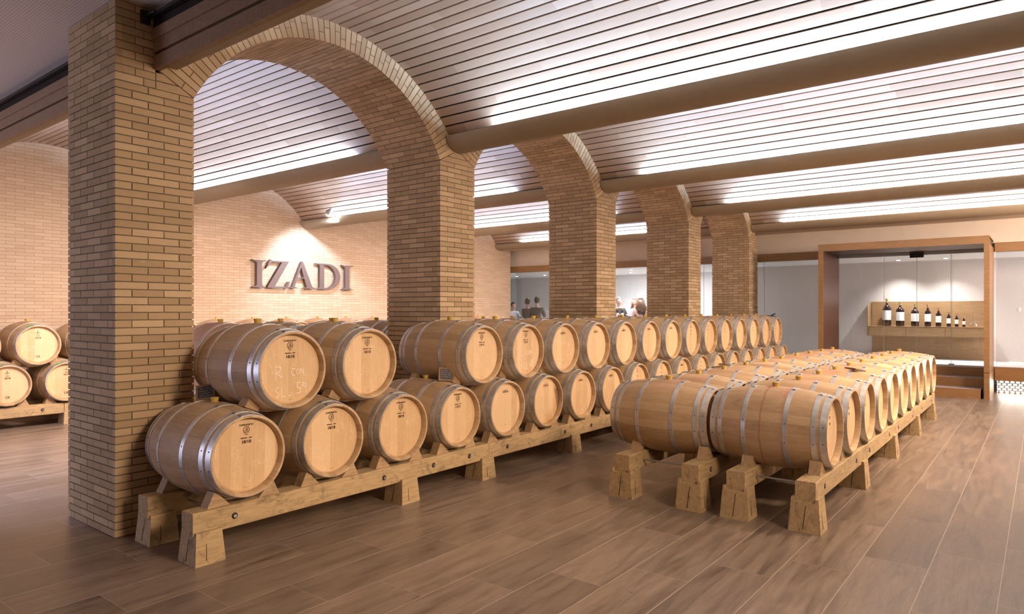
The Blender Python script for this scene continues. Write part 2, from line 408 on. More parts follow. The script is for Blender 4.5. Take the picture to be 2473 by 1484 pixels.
# ------------------------------------------------------------------ mesh helpers
class MB:
    def __init__(s): s.v = []; s.f = []; s.mi = []
    def face(s, idx, mi=0): s.f.append(tuple(idx)); s.mi.append(mi)
    def hexa(s, p, mi=0):          # 8 points: bottom 0-3 (ccw), top 4-7
        n = len(s.v); s.v += [tuple(q) for q in p]
        for q in ((0, 3, 2, 1), (4, 5, 6, 7), (0, 1, 5, 4), (1, 2, 6, 5), (2, 3, 7, 6), (3, 0, 4, 7)):
            s.face([n + i for i in q], mi)
    def box(s, x0, x1, y0, y1, z0, z1, mi=0):
        s.hexa([(x0, y0, z0), (x1, y0, z0), (x1, y1, z0), (x0, y1, z0), (x0, y0, z1), (x1, y0, z1), (x1, y1, z1), (x0, y1, z1)], mi)
    def prism(s, poly, axis, a, b, mi=0):   # poly in the two other axes, extruded along axis
        n = len(s.v); k = len(poly)
        def P(u, v, t):
            return (t, u, v) if axis == 0 else ((u, t, v) if axis == 1 else (u, v, t))
        for t in (a, b): s.v += [P(u, v, t) for u, v in poly]
        s.face(list(range(n + k - 1, n - 1, -1)), mi)
        s.face(list(range(n + k, n + 2 * k)), mi)
        for i in range(k):
            j = (i + 1) % k
            s.face((n + i, n + j, n + k + j, n + k + i), mi)
    def lathe(s, prof, axis='x', seg=48, mi=0, cap0=False, cap1=False, a0=0.0, a1=2 * PI, c=(0, 0, 0)):
        n = len(s.v); full = abs(a1 - a0 - 2 * PI) < 1e-6
        m = seg if full else seg + 1
        for (t, r) in prof:
            for i in range(m):
                a = a0 + (a1 - a0) * i / seg
                q = (t, r * math.cos(a), r * math.sin(a)) if axis == 'x' else (r * math.cos(a), r * math.sin(a), t)
                s.v.append((q[0] + c[0], q[1] + c[1], q[2] + c[2]))
        for j in range(len(prof) - 1):
            for i in range(seg):
                i2 = (i + 1) % m if full else i + 1
                s.face((n + j * m + i, n + j * m + i2, n + (j + 1) * m + i2, n + (j + 1) * m + i), mi)
        if cap0: s.face([n + i for i in range(m)][::-1], mi)
        if cap1: s.face([n + (len(prof) - 1) * m + i for i in range(m)], mi)
    def tube(s, pts, r, seg=8, mi=0):
        n = len(s.v); P = [Vector(p) for p in pts]
        rr = r if isinstance(r, (list, tuple)) else [r] * len(P)
        up = Vector((0, 0, 1))
        for i, p in enumerate(P):
            d = (P[min(i + 1, len(P) - 1)] - P[max(i - 1, 0)]).normalized()
            u = d.cross(up)
            if u.length < 1e-3: u = d.cross(Vector((1, 0, 0)))
            u.normalize(); v = d.cross(u)
            for k in range(seg):
                a = 2 * PI * k / seg
                s.v.append(tuple(p + (u * math.cos(a) + v * math.sin(a)) * rr[i]))
        for i in range(len(P) - 1):
            for k in range(seg):
                k2 = (k + 1) % seg
                s.face((n + i * seg + k, n + i * seg + k2, n + (i + 1) * seg + k2, n + (i + 1) * seg + k), mi)
        s.face([n + k for k in range(seg)][::-1], mi)
        s.face([n + (len(P) - 1) * seg + k for k in range(seg)], mi)
    def mesh(s, name, mats, smooth=False, fix=True):
        me = bpy.data.meshes.new(name)
        me.from_pydata(s.v, [], s.f)
        if not isinstance(mats, (list, tuple)): mats = [mats]
        for m in mats: me.materials.append(m)
        if len(mats) > 1: me.polygons.foreach_set('material_index', s.mi)
        if fix:
            bm = bmesh.new(); bm.from_mesh(me)
            bmesh.ops.recalc_face_normals(bm, faces=bm.faces)
            bm.to_mesh(me); bm.free()
        if smooth:
            me.polygons.foreach_set('use_smooth', [True] * len(me.polygons))
            try: me.set_sharp_from_angle(angle=R(smooth if smooth is not True else 35))
            except Exception: pass
        me.update()
        return me
    def obj(s, name, mats, parent=None, loc=(0, 0, 0), smooth=False, **kw):
        return link(s.mesh(name, mats, smooth), name, parent, loc, **kw)
def link(me, name, parent=None, loc=(0, 0, 0), **kw):
    o = bpy.data.objects.new(name, me)
    C.objects.link(o)
    o.location = loc
    if parent: o.parent = parent
    tag(o, **kw)
    return o
def tag(o, label=None, category=None, group=None, kind=None):
    if label: o['label'] = label
    if category: o['category'] = category
    if group: o['group'] = group
    if kind: o['kind'] = kind
    return o
def thing(name, loc, label, category, group=None, rot=(0, 0, 0)):
    o = bpy.data.objects.new(name, None)
    o.empty_display_size = 0.1
    C.objects.link(o)
    o.location = loc; o.rotation_euler = rot
    return tag(o, label, category, group)
def copy_thing(src, name=None):
    c = src.copy(); C.objects.link(c)
    for ch in src.children:
        d = ch.copy(); C.objects.link(d); d.parent = c
        for g in ch.children:
            e = g.copy(); C.objects.link(e); e.parent = d
    return c
ORD = ['first', 'second', 'third', 'fourth', 'fifth', 'sixth', 'seventh', 'eighth', 'ninth', 'tenth', 'eleventh', 'twelfth', 'thirteenth', 'fourteenth', 'fifteenth', 'sixteenth', 'seventeenth', 'eighteenth', 'nineteenth', 'twentieth']

# ================================================================== SETTING
m = MB(); m.box(-20, XR, YB, YE + 0.65, -0.2, 0.0)
m.obj('floor', M_FLOOR, kind='structure')
m = MB(); m.box(WX - 0.3, WX, YB, YE - 0.25, -0.2, 4.7)
m.obj('wall_left', M_WALLBRICK, kind='structure')
m = MB(); m.box(XR, XR + 0.2, YB, YE + 3, -0.2, 4.7)
m.obj('wall_right', M_CREAM, kind='structure')
m = MB(); m.box(WX, XR, YB - 0.2, YB, -0.2, 4.7)
m.obj('wall_back', M_CREAM, kind='structure')
m = MB(); m.box(WX, XR, YB, PY + 0.28, 4.01, 4.1)
m.obj('ceiling', M_PERF, kind='structure')

# slatted barrel vaults, one per bay and aisle
SLP = 0.1147
def vault_mesh(x0, x1, lo, hi):
    m = MB()
    n = int(round((hi - lo) * VR / SLP)); dp = (hi - lo) / n; gap = 0.018 / VR
    for i in range(n):
        a, b = lo + i * dp + gap / 2, lo + (i + 1) * dp - gap / 2
        q = []
        for r in (VR, VR + 0.016):
            for t in (a, b): q.append((r * math.sin(t), r * math.cos(t)))
        m.prism([q[0], q[1], q[3], q[2]], 0, x0, x1, 0)
    N_ = 24
    for i in range(N_):
        a, b = lo + (hi - lo) * i / N_, lo + (hi - lo) * (i + 1) / N_
        r0, r1 = VR + 0.04, VR + 0.07
        m.prism([(r0 * math.sin(a), r0 * math.cos(a)), (r0 * math.sin(b), r0 * math.cos(b)), (r1 * math.sin(b), r1 * math.cos(b)), (r1 * math.sin(a), r1 * math.cos(a))], 0, x0, x1, 1)
    return m.mesh('slatted_vault', [M_SLAT, M_DARK])
PHI = math.asin(1.64 / VR)
meR = vault_mesh(PX - 0.3, XR, -PHI, PHI)
meL = vault_mesh(WX, PX - PT + 0.3, -PHI, PHI)
for k in range(NB):
    for me in (meR, meL):
        link(me, 'ceiling', None, (0, mid(k), VZ), kind='structure')
# closures over the troughs
for k in range(0, 5):
    m = MB(); m.box(WX, XR, pc(k) - (0.34 if k else 0.0), pc(k) + (0.34 if k < 4 else 0.30), 3.93, 4.0)
    if k == 4: m.box(WX, XR, pc(k) + 0.20, pc(k) + 0.30, 3.601, 3.93)
    if k == 0: m.box(WX, XR, pc(0) + 0.045, pc(0) + 0.07, 3.66, 4.01)
    m.obj('ceiling', M_CREAM, kind='structure')
# soffit strip between the last trough and the end wall
m = MB(); m.box(WX, XR, pc(4) + 0.20, YE + 0.1, 3.555, 3.60)
m.obj('ceiling', M_CREAM, kind='structure')

# beige half-round troughs
def trough_mesh(x0, x1):
    m = MB(); S = 20; A, B = 0.215, 0.165
    for (a_, b_) in ((A, B),):
        out = [(A * math.cos(PI + PI * i / S), B * math.sin(PI + PI * i / S)) for i in range(S + 1)]
        inn = [((A - 0.012) * math.cos(PI + PI * i / S), (B - 0.012) * math.sin(PI + PI * i / S)) for i in range(S + 1)]
        n = len(m.v)
        for x in (x0, x1):
            for ring in (out, inn):
                m.v += [(x, y, z) for y, z in ring]
        k = S + 1
        for i in range(S):
            m.face((n + i, n + i + 1, n + 2 * k + i + 1, n + 2 * k + i))
            m.face((n + k + i, n + 3 * k + i, n + 3 * k + i + 1, n + k + i + 1))
            m.face((n + i, n + k + i, n + k + i + 1, n + i + 1))
            m.face((n + 2 * k + i, n + 2 * k + i + 1, n + 3 * k + i + 1, n + 3 * k + i))
        for e in (0, S):
            m.face((n + e, n + 2 * k + e, n + 3 * k + e, n + k + e))
    # closing bulkheads at both ends
    for x in (x0, x1):
        m.prism([(A * 0.97 * math.cos(PI + PI * i / S), B * 0.97 * math.sin(PI + PI * i / S)) for i in range(S + 1)], 0, x - 0.006 if x == x1 else x, x if x == x1 else x + 0.006)
    return m.mesh('light_trough', M_PLASTER, smooth=40)
tR = trough_mesh(PX + 0.012, XR - 0.002); tL = trough_mesh(WX + 0.004, PX - PT - 0.012)
gname = ['nearest', 'second', 'third', 'farthest']
for k in range(1, 5):
    o = link(tR, 'light_trough', None, (0, pc(k), 3.70), label='beige half-round light trough, %s of the four crossing the barrel hall on the right' % gname[k - 1], category='light trough', group='light troughs between the vaults')
    o = link(tL, 'light_trough', None, (0, pc(k), 3.70), label='beige half-round light trough, %s of the four behind the arcade in the left aisle' % gname[k - 1], category='light trough', group='light troughs between the vaults')

# wooden ceiling beams in front of the first vault
def fascia(x0, x1, label):
    t = thing('ceiling_beam', ((x0 + x1) / 2, pc(0), 3.555), label, 'beam')
    h = (x1 - x0) / 2; y0 = -0.02
    m = MB(); m.box(-h, h, y0, y0 + 0.05, 0.0, 0.105)
    m.obj('lower_board', M_FASCIA, t)
    m = MB(); m.box(-h, h, y0 + 0.05, y0 + 0.18, 0.045, 0.057); m.box(-h, h, y0 + 0.168, y0 + 0.18, 0.057, 0.112)  # unseen lip added to keep the strip out of the glass reflections
    m.obj('strip_shield', M_PLASTER, t)
    m = MB(); m.box(-h, h, y0 + 0.0, y0 + 0.06, 0.128, 0.225); m.box(-h, h, y0 - 0.012, y0 + 0.06, 0.225, 0.31)
    m.obj('upper_board', M_FASCIA, t)
    m = MB(); m.box(-h, h, y0 + 0.04, y0 + 0.06, 0.10, 0.13); m.box(-h, h, y0 + 0.0, y0 + 0.06, 0.31, 0.43)
    m.obj('shadow_gap', M_CRACK, t)
    m = MB(); m.box(-h, h, y0 - 0.06, y0 - 0.03, 0.365, 0.39)
    m.obj('curtain_rail', M_BLACK, t)
    return t
fascia(PX, XR, 'long stepped wooden ceiling beam running right from the nearest brick pillar')
fascia(WX, PX - PT, 'long stepped wooden ceiling beam left of the nearest brick pillar')
t = thing('rail_bracket', (PX, pc(0) - 0.09, 3.93), 'small black bracket on the nearest pillar above the wooden beam', 'bracket')
m = MB(); m.box(0.0, 0.03, -0.03, 0.035, -0.05, 0.05); m.obj('plate', M_BLACK, t)
m = MB(); m.tube([(0.02, 0, 0.0), (0.1, 0.0, 0.01), (0.16, 0.01, 0.01)], 0.012); m.obj('arm', M_BLACK, t)

# ------------------------------------------------------------------ brick pillars and arches
CH = 0.0572
def pillar_mesh(near=False):
    m = MB(); n = int(SPR / CH); g = 0.0065; d = 0.011; dep = 0.05
    hx = PT
    m.box(-hx + d, -d, d, PW - d, 0, SPR, 1)
    ch = SPR / n
    wX = PW / 2.5; wY = PT / 3.5
    for i in range(n):
        z0, z1 = i * ch + g * 0.5, (i + 1) * ch - g * 0.9
        def j(): return random.uniform(-0.0022, 0.0022)
        ys = [0, wX * .5, wX * 1.5, PW] if i % 2 else [0, wX, wX * 2, PW]
        xs = [0, wY * .5, wY * 1.5, wY * 2.5, PT] if i % 2 else [0, wY, wY * 2, wY * 3, PT]
        for a in range(len(ys) - 1):
            y0 = ys[a] + (g / 2 if a else 0); y1 = ys[a + 1] - (g / 2 if a < len(ys) - 2 else 0)
            e = j() if 0 < a < len(ys) - 2 else 0
            m.box(-dep, 0 + e, y0, y1, z0, z1)
            m.box(-PT + e, -PT + dep, y0, y1, z0, z1)
        for a in range(len(xs) - 1):
            x0 = xs[a] + (g / 2 if a else dep + 0.0005); x1 = xs[a + 1] - (g / 2 if a < len(xs) - 2 else dep + 0.0005)
            e = j()
            m.box(-x1, -x0, 0 + e * 0.4, dep, z0, z1)
            m.box(-x1, -x0, PW - dep, PW + e * 0.4, z0, z1)
    # skewback courses between the arches
    for i in range(2):
        z0, z1 = SPR + i * 0.066, SPR + (i + 1) * 0.066 - 0.006
        h0 = 0.285 - i * 0.125; h1 = h0 - 0.105
        c = PW / 2
        a0, a1 = (0.0, 0.0) if near else (-h0, -h1)
        m.hexa([(-PT, c + a0, z0), (0, c + a0, z0), (0, c + h0, z0), (-PT, c + h0, z0), (-PT, c + a1, z1), (0, c + a1, z1), (0, c + h1, z1), (-PT, c + h1, z1)])
    return m.mesh('brick_pillar', [M_BRICK, M_MORTAR])
pm = pillar_mesh(); pm0 = pillar_mesh(True)
plab = ['nearest', 'second', 'third', 'fourth', 'farthest']
for k in range(5):
    link(pm if k else pm0, 'brick_pillar', None, (PX, PY + k * BAY, 0), label='tan brick pillar with raked joints, %s of the arcade row' % plab[k], category='pillar', group='brick pillars of the arcade')
def top_block():
    m = MB()
    m.box(-PT + 0.01, -0.01, -0.19, 0.19, 3.535, 3.96)
    return m.mesh('pier_top', M_CREAM)
def near_top():
    # the nearest pillar rises plain up to the flat ceiling
    m = MB(); d = 0.0075; z0, z1 = 3.545, 4.01
    n = 8; ch = (z1 - z0) / n; wY = PT / 3.5
    m.box(-PT + d, -d, d, 0.28, z0, z1, 1)
    m.box(-PT + d, -d, d, 0.297, SPR, z0, 1)
    nn = 10; ch = (z1 - SPR) / nn
    for i in range(nn):
        a0, a1 = SPR + i * ch + 0.003, SPR + (i + 1) * ch - 0.005
        xs = [0, wY * .5, wY * 1.5, wY * 2.5, PT] if i % 2 else [0, wY, wY * 2, wY * 3, PT]
        for a in range(len(xs) - 1):
            m.box(-xs[a + 1] + (0.003 if a < 3 else 0), -xs[a] - (0.003 if a else 0), 0, 0.05, a0, a1)
        for xx in ((-0.05, 0.0), (-PT, -PT + 0.05)):
            m.box(xx[0], xx[1], 0.0505, 0.14 if i % 2 else 0.2, a0, a1)
            m.box(xx[0], xx[1], (0.146 if i % 2 else 0.206), 0.29, a0, a1)
    return m
pt_ = near_top()
pt_.obj('brick_pier_head', [M_BRICK, M_MORTAR], loc=(PX, PY, 0), label='upper brick courses of the nearest pillar beneath the flat perforated ceiling', category='brickwork')
tb = top_block()
for k in range(1, 5):
    link(tb, 'ceiling', None, (PX, pc(k), 0), kind='structure')
def rout(phi):
    dz = AZ - VZ; c = math.cos(phi)
    return (-2 * dz * c + math.sqrt((2 * dz * c) ** 2 - 4 * (dz * dz - (VR + 0.012) ** 2))) / 2
def arch_mesh():
    m = MB()
    pmx = math.asin((BAY / 2 - PW / 2) / AR) - 0.002
    n = int(2 * pmx * AR / 0.0585); dp = 2 * pmx / n; g = 0.0075 / AR
    dd = 0.011
    for i in range(n):     # mortar body
        a, b = -pmx + i * dp, -pmx + (i + 1) * dp
        P = lambda r, t: (r * math.sin(t), r * math.cos(t))
        m.prism([P(AR + dd, a), P(AR + dd, b), P(rout(b) - 0.003, b), P(rout(a) - 0.003, a)], 0, -PT + dd, -dd, 1)
    wY = PT / 3.5
    for i in range(n):
        a, b = -pmx + i * dp + g / 2, -pmx + (i + 1) * dp - g / 2
        ro = rout((a + b) / 2)
        xs = [0, wY * .5, wY * 1.5, wY * 2.5, PT] if i % 2 else [0, wY, wY * 2, wY * 3, PT]
        P = lambda r, t: (r * math.sin(t), r * math.cos(t))
        # intrados bricks
        for q in range(len(xs) - 1):
            x0 = -xs[q + 1] + (0.003 if q < len(xs) - 2 else 0.05)
            x1 = -xs[q] - (0.003 if q else 0.05)
            e = random.uniform(-0.002, 0.002)
            m.prism([P(AR + e, a), P(AR + e, b), P(AR + 0.05, b), P(AR + 0.05, a)], 0, x0, x1)
        # face bricks with staggered cross joint
        sp = AR + (ro - AR) * (0.62 if i % 2 else 0.38) if (i % 3 != 1) else None
        for (x0, x1) in ((-0.05, random.uniform(-0.001, 0.001)), (-PT, -PT + 0.05)):
            segs = [(AR, ro)] if sp is None else [(AR, sp - 0.003), (sp + 0.003, ro)]
            for (r0, r1) in segs:
                m.prism([P(r0, a), P(r0, b), P(r1, b), P(r1, a)], 0, x0, x1)
    return m.mesh('brick_arch', [M_BRICK, M_MORTAR])
am = arch_mesh()
alab = ['nearest and largest-looking', 'second', 'third', 'farthest']
for k in range(4):
    link(am, 'brick_arch', None, (PX, mid(k), AZ), label='tan brick arch of the arcade, %s of the four' % alab[k], category='arch', group='brick arches of the arcade')

# ================================================================== END WALL, PORTAL, TASTING ROOM
FZ = 0.53
m = MB(); m.box(WX - 0.3, XR, YE, YE + 0.15, 3.075, 3.60)
m.obj('wall_end', M_CREAM, kind='structure')
m = MB(); m.box(WX - 0.32, -3.85, YE - 0.09, YE + 0.1, 2.89, 3.075); m.box(-0.78, XR, YE - 0.09, YE + 0.1, 2.89, 3.075)
m.obj('trim_1', M_PORTAL, kind='structure')
m = MB(); m.box(WX - 0.02, -3.85, YE - 0.02, YE + 0.12, 0.0, FZ); m.box(-0.78, XR, YE - 0.02, YE + 0.12, 0.255, FZ)
m.obj('trim_2', M_STEP, kind='structure')
m = MB()
m.box(-20, XR, YE + 0.12, 21.0, FZ - 0.28, FZ)
m.obj('floor', M_WHITEW, kind='structure')
m = MB(); m.box(-20, XR, YE + 0.1, 21.0, 2.9, 3.0)
m.obj('ceiling', M_WHITEW, kind='structure')
m = MB(); m.box(-6.9, XR, 19.2, 19.35, 0, 3.0); m.box(-7.0, -6.9, 19.2, 20.8, 0, 3.0)
m.obj('wall_tasting_room', M_DRAPE, kind='structure')
m = MB(); m.box(-20, -6.95, 20.7, 20.85, 0, 3.0); m.box(-20.1, -20, YE, 21.0, 0, 3.0); m.box(-20, WX - 0.3, YE - 0.1, YE + 0.05, 0, 3.5)
m.obj('wall_far_room', M_WHITEW, kind='structure')
# glazing
wn = [0]
def pane(x0, x1, z0=FZ, z1=2.895, y=YE + 0.03):
    wn[0] += 1
    t = thing('window_%d' % wn[0], ((x0 + x1) / 2, y, z0), None, None); t['kind'] = 'structure'
    h = (x1 - x0) / 2 - 0.004; H = z1 - z0
    m = MB(); m.box(-h, h, -0.005, 0.005, 0, H); m.obj('pane', M_GLASS, t)
    m = MB(); m.box(-h - 0.004, -h, -0.006, 0.006, 0, H); m.obj('pane_edge', M_EDGE, t)
xs = [WX + 0.02, -11.75, -10.2, -8.6, -7.0, -5.45, -3.86]
for a, b in zip(xs[:-1], xs[1:]): pane(a, b)
pane(-0.76, 1.0); pane(1.0, 2.8); pane(2.8, XR - 0.02)
# portal
PF = 15.72
t = thing('entrance_portal', (-2.32, PF, 0), 'large orange-brown wooden portal frame around the glass door and steps', 'portal')
L_, R_, T_ = -3.845 + 2.32, -0.80 + 2.32, 3.115
D_ = YE - PF + 0.06
m = MB(); m.box(L_, L_ + 0.10, 0, 0.02, 0, T_ - 0.15); m.box(L_ - 0.0, L_ + 0.02, 0.02, D_, 0, T_ - 0.15)
m.obj('left_jamb', M_PORTAL, t)
m = MB(); m.box(R_ - 0.09, R_, 0, 0.02, 0.505, T_ - 0.15); m.box(R_ - 0.02, R_, 0.02, D_, 0.505, T_ - 0.15); m.box(R_ - 0.09, R_, 0.004, D_, 0, 0.495)
m.obj('right_jamb', M_PORTAL, t)
m = MB(); m.box(L_, R_, 0, 0.02, T_ - 0.15, T_); m.box(L_, R_, 0.02, D_, T_ - 0.02, T_)
m.obj('head_board', M_PORTAL, t)
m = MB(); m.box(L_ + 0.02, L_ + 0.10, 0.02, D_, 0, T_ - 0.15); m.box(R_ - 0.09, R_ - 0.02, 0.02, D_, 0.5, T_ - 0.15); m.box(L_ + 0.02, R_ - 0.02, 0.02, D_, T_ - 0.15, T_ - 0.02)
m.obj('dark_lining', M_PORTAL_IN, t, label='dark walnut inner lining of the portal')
t = thing('entrance_steps', (-2.32, PF, 0), 'three brown wooden steps up to the glass door inside the portal', 'steps')
M_TREAD = plain('pale_tread', (0.42, 0.34, 0.33), 0.5)
for i in range(3):
    y0 = 0.03 + i * 0.48
    m = MB(); m.box(L_ + 0.10, R_ - 0.14 + i * 0.02, y0, D_ if i == 2 else y0 + 0.50, 0 if i == 0 else 0.177 * i, 0.177 * (i + 1) - 0.004)
    s = m.obj('step', M_STEP, t)
    m = MB(); m.box(L_ + 0.10, R_ - 0.14 + i * 0.02, y0 - 0.004, D_ if i == 2 else y0 + 0.50, 0.177 * (i + 1) - 0.004, 0.177 * (i + 1) - 0.001)
    m.obj('tread', M_TREAD, s, label='pale step tread')
# glass door
wn[0] += 1
GY = YE + 0.07
pane(-3.74, -2.83, y=GY, z1=2.96); pane(-1.53, -0.9, y=GY, z1=2.96)
t = thing('door_1', (-2.18, GY, FZ), None, None); t['kind'] = 'structure'
m = MB(); m.box(-0.64, -0.005, -0.005, 0.005, 0, 2.43); m.box(0.005, 0.64, -0.005, 0.005, 0, 2.43); m.obj('pane', M_GLASS, t)
m = MB()
for x in (-0.64, -0.002, 0.63): m.box(x, x + 0.008, -0.006, 0.006, 0, 2.43)
m.obj('pane_edge', M_EDGE, t)
m = MB(); m.box(-0.13, 0.13, -0.02, 0.02, 2.315, 2.43); m.obj('patch_fitting', M_BLACK, t)
m = MB(); m.box(0.59, 0.69, -0.02, 0.02, 0.0, 0.03); m.obj('floor_hinge', M_STEEL, t)
# backlit perforated strip under the right-hand plinth
def perf_light():
    m, nt, b = new_mat('backlit_perforated_panel'); g = N(nt)
    x, y, z = g.sep(g.obj())
    zi = g.math('DIVIDE', z, 0.05); row = g.math('FLOOR', zi)
    fx = g.math('SUBTRACT', g.math('FRACT', g.math('ADD', g.math('DIVIDE', x, 0.09), g.math('MULTIPLY', row, 0.5))), 0.5)
    fz = g.math('MULTIPLY', g.math('SUBTRACT', g.math('FRACT', zi), 0.5), 0.9)
    d = g.math('SQRT', g.math('ADD', g.math('MULTIPLY', fx, fx), g.math('MULTIPLY', fz, fz)))
    k = g.rng(d, 0.36, 0.42, 1, 0)
    b.inputs['Base Color'].default_value = (0.35, 0.3, 0.22, 1)
    b.inputs['Emission Color'].default_value = (1.0, 0.96, 0.86, 1)
    g.val(b.inputs['Emission Strength'], g.math('MULTIPLY', k, 3.5))
    return m
m = MB(); m.box(-0.75, 2.6, 0, 0.03, 0.0, 0.25)
m.obj('lit_grille', perf_light(), loc=(0, YE + 0.10, 0), label='glowing perforated panel at floor level right of the portal', category='lit panel')
area('grille_glow', (0.9, YE + 0.02, 0.2), (3.2, 0.1), 16, (1.0, 0.93, 0.8), (R(-60), 0, 0), 160)

# tasting room lamps: downlights in the ceiling
def downlight(x, y, label, power, ang=70, blend=0.6, col=(1, 0.97, 0.93)):
    t = thing('downlight', (x, y, 2.9), label, 'downlight', 'recessed downlights of the tasting room')
    m = MB(); m.lathe([(0, 0.045), (-0.006, 0.05), (-0.006, 0.062), (0, 0.066)], 'z', 24); m.obj('ring', M_STEEL, t, smooth=True)
    m = MB(); m.lathe([(-0.016, 0.0001), (-0.013, 0.03), (-0.004, 0.045)], 'z', 24); m.obj('lens', M_LAMPGLOW, t)
    l = bpy.data.lights.new('downlight_lamp', 'SPOT'); l.energy = power; l.spot_size = R(ang); l.spot_blend = blend; l.color = col; l.shadow_soft_size = 0.04
    o = bpy.data.objects.new('downlight_lamp', l); o.location = (x, y, 2.87); C.objects.link(o)
M_LAMPGLOW = emit('lamp_glow', (1, 0.98, 0.95), 14)
downlight(-2.746, 18.62, 'glowing downlight left of the door fitting above the wine bottles', 240, 118, 1.0)
downlight(-1.776, 18.56, 'glowing downlight right of the door fitting above the wine bottles', 240, 118, 1.0)
downlight(-9.70, 18.2, 'glowing ceiling downlight above the people at the tasting table', 120, 140)
downlight(-10.35, 19.4, 'second ceiling downlight of the tasting table, farther back and left', 120, 140)
downlight(-14.6, 19.0, 'left downlight behind the leftmost glass pane', 60, 120, 0.6, (0.95, 0.93, 1.0))
downlight(-13.4, 19.0, 'right downlight behind the leftmost glass pane', 60, 120, 0.6, (0.95, 0.93, 1.0))
area('tasting_room_fill', (-9.5, 18.8, 2.88), (3.0, 2.0), 170, (0.92, 0.95, 1.0), (0, 0, 0))  # area fill added for the overall brightness around the table
area('tasting_room_fill', (2.6, 18.1, 1.9), (1.0, 1.6), 120, (1.0, 0.92, 0.90), (0, R(90), 0))  # unseen side fill added to brighten the back wall

# console with drawers, back panel and bottles
t = thing('wine_console', (-2.24, 19.2, 0.575), 'oak wall console with three drawers and tall back panel behind the glass door', 'console')
m = MB(); m.box(-1.17, 1.25, -0.04, -0.002, -0.045, 1.335); m.obj('back_panel', M_CONSOLE, t)
m = MB(); m.box(-1.19, 1.25, -0.45, -0.04, 0.715, 0.733); m.obj('top', M_CONSOLE, t)
m = MB(); m.box(-1.19, 1.25, -0.44, -0.04, 0.49, 0.714); m.obj('carcass', M_CONSOLE, t)
for i in range(3):
    m = MB(); a = -1.16 + i * 0.80; m.box(a, a + 0.79, -0.458, -0.441, 0.50, 0.705); m.obj('drawer', M_CONSOLE, t)
m = MB(); m.prism([(-0.44, 0.49), (-0.04, 0.49), (-0.04, 1.335), (-0.13, 1.335), (-0.44, 1.19)], 0, -1.21, -1.19); m.obj('side_cheek', M_CONSOLE, t)
bot = [(-3.044, 0.672, 0.19), (-2.757, 0.598, 0.183), (-2.443, 0.54, 0.166), (-2.176, 0.52, 0.134), (-1.958, 0.437, 0.115), (-1.751, 0.345, 0.09), (-1.596, 0.295, 0.076), (-1.455, 0.235, 0.062)]
blab = ['largest of the wine bottles, at the left end of the console', 'second largest wine bottle on the console, olive capsule', 'third wine bottle from the left on the console, with a wide body', 'fourth wine bottle from the left on the console, copper capsule', 'fifth wine bottle from the left on the console', 'sixth wine bottle on the console, third from its small end', 'small wine bottle, second from the right end of the bottle row', 'smallest of the wine bottles, at the right end of the bottle row']
def bottle(x, y, z, h, d, label, cap, group, lm=M_LABEL):
    t = thing('wine_bottle', (x, y, z), label, 'wine bottle', group)
    r = d / 2; nr = min(0.016 + r * 0.10, r * 0.45)
    m = MB(); m.lathe([(0, 0.001), (0, r * .93), (0.01, r), (h * .60, r), (h * .68, r * .88), (h * .745, r * .5), (h * .79, nr), (h * .99, nr), (h * .99, 0.001)], 'z', 24)
    m.obj('bottle_body', M_WINE, t, smooth=50)
    m = MB(); m.lathe([(h * .22, r + .0012), (h * .57, r + .0012)], 'z', 24, a0=-PI * .95, a1=-PI * .02); m.obj('label', lm, t, smooth=True)
    m = MB(); m.lathe([(h * .85, nr + .001), (h * .955, nr + .0015), (h * .96, nr + .003), (h, nr + .002), (h, 0.001)], 'z', 16); m.obj('capsule', cap, t, smooth=50)
    return t
for i, (x, h, d) in enumerate(bot):
    bottle(x, 18.95, 1.309, h, d, blab[i], M_CAPG if i < 3 else M_CAPR, 'graded wine bottles on the console')
t = thing('decanter', (-1.27, 18.95, 1.309), 'clear glass decanter with slim neck right of the smallest bottle', 'decanter')
m = MB(); m.lathe([(0, 0.001), (0.0, 0.05), (0.02, 0.085), (0.07, 0.08), (0.12, 0.035), (0.17, 0.014), (0.33, 0.012), (0.35, 0.02)], 'z', 24); m.obj('body', M_GLASS_CLEAR, t, smooth=True)
m = MB(); m.box(-0.03, 0.03, -0.01, 0.0, -0.045, 0.045)
m.obj('wall_switch', M_LABEL, loc=(-0.417, 19.2, 1.712), label='small white square switch on the grey wall right of the portal', category='switch')

# ================================================================== SIGN LETTERS
def letter(polys, label):
    ys = [p[0] for p in polys[0]]; c = (min(ys) + max(ys)) / 2
    cu = bpy.data.curves.new('sign_letter', 'CURVE'); cu.dimensions = '2D'; cu.fill_mode = 'BOTH'
    for pl, smooth in zip(polys, [False] * len(polys)):
        sp = cu.splines.new('POLY'); sp.points.add(len(pl) - 1)
        for q, (y, z) in zip(sp.points, pl): q.co = (y - c, z - 2.18, 0, 1)
        sp.use_cyclic_u = True
    cu.extrude = 0.0325; cu.bevel_depth = 0.0; cu.materials.append(M_SIGN)
    tmp = bpy.data.objects.new('tmp', cu); C.objects.link(tmp)
    dg = bpy.context.evaluated_depsgraph_get()
    me = bpy.data.meshes.new_from_object(tmp.evaluated_get(dg))
    bpy.data.objects.remove(tmp)
    me.transform(Matrix(((0, 0, 1, 0), (1, 0, 0, 0), (0, 1, 0, 0), (0, 0, 0, 1))))
    me.name = 'sign_letter'
    link(me, 'sign_letter', None, (WX + 0.075, c, 2.18), label=label, category='sign letter')
def sm(pts, closed=True, it=2):
    for _ in range(it):
        q = []
        for i in range(len(pts)):
            a, b = pts[i], pts[(i + 1) % len(pts)]
            if math.dist(a, b) < 0.05: q.append(a); continue
            q += [(a[0] * .75 + b[0] * .25, a[1] * .75 + b[1] * .25), (a[0] * .25 + b[0] * .75, a[1] * .25 + b[1] * .75)]
        pts = q
    return pts
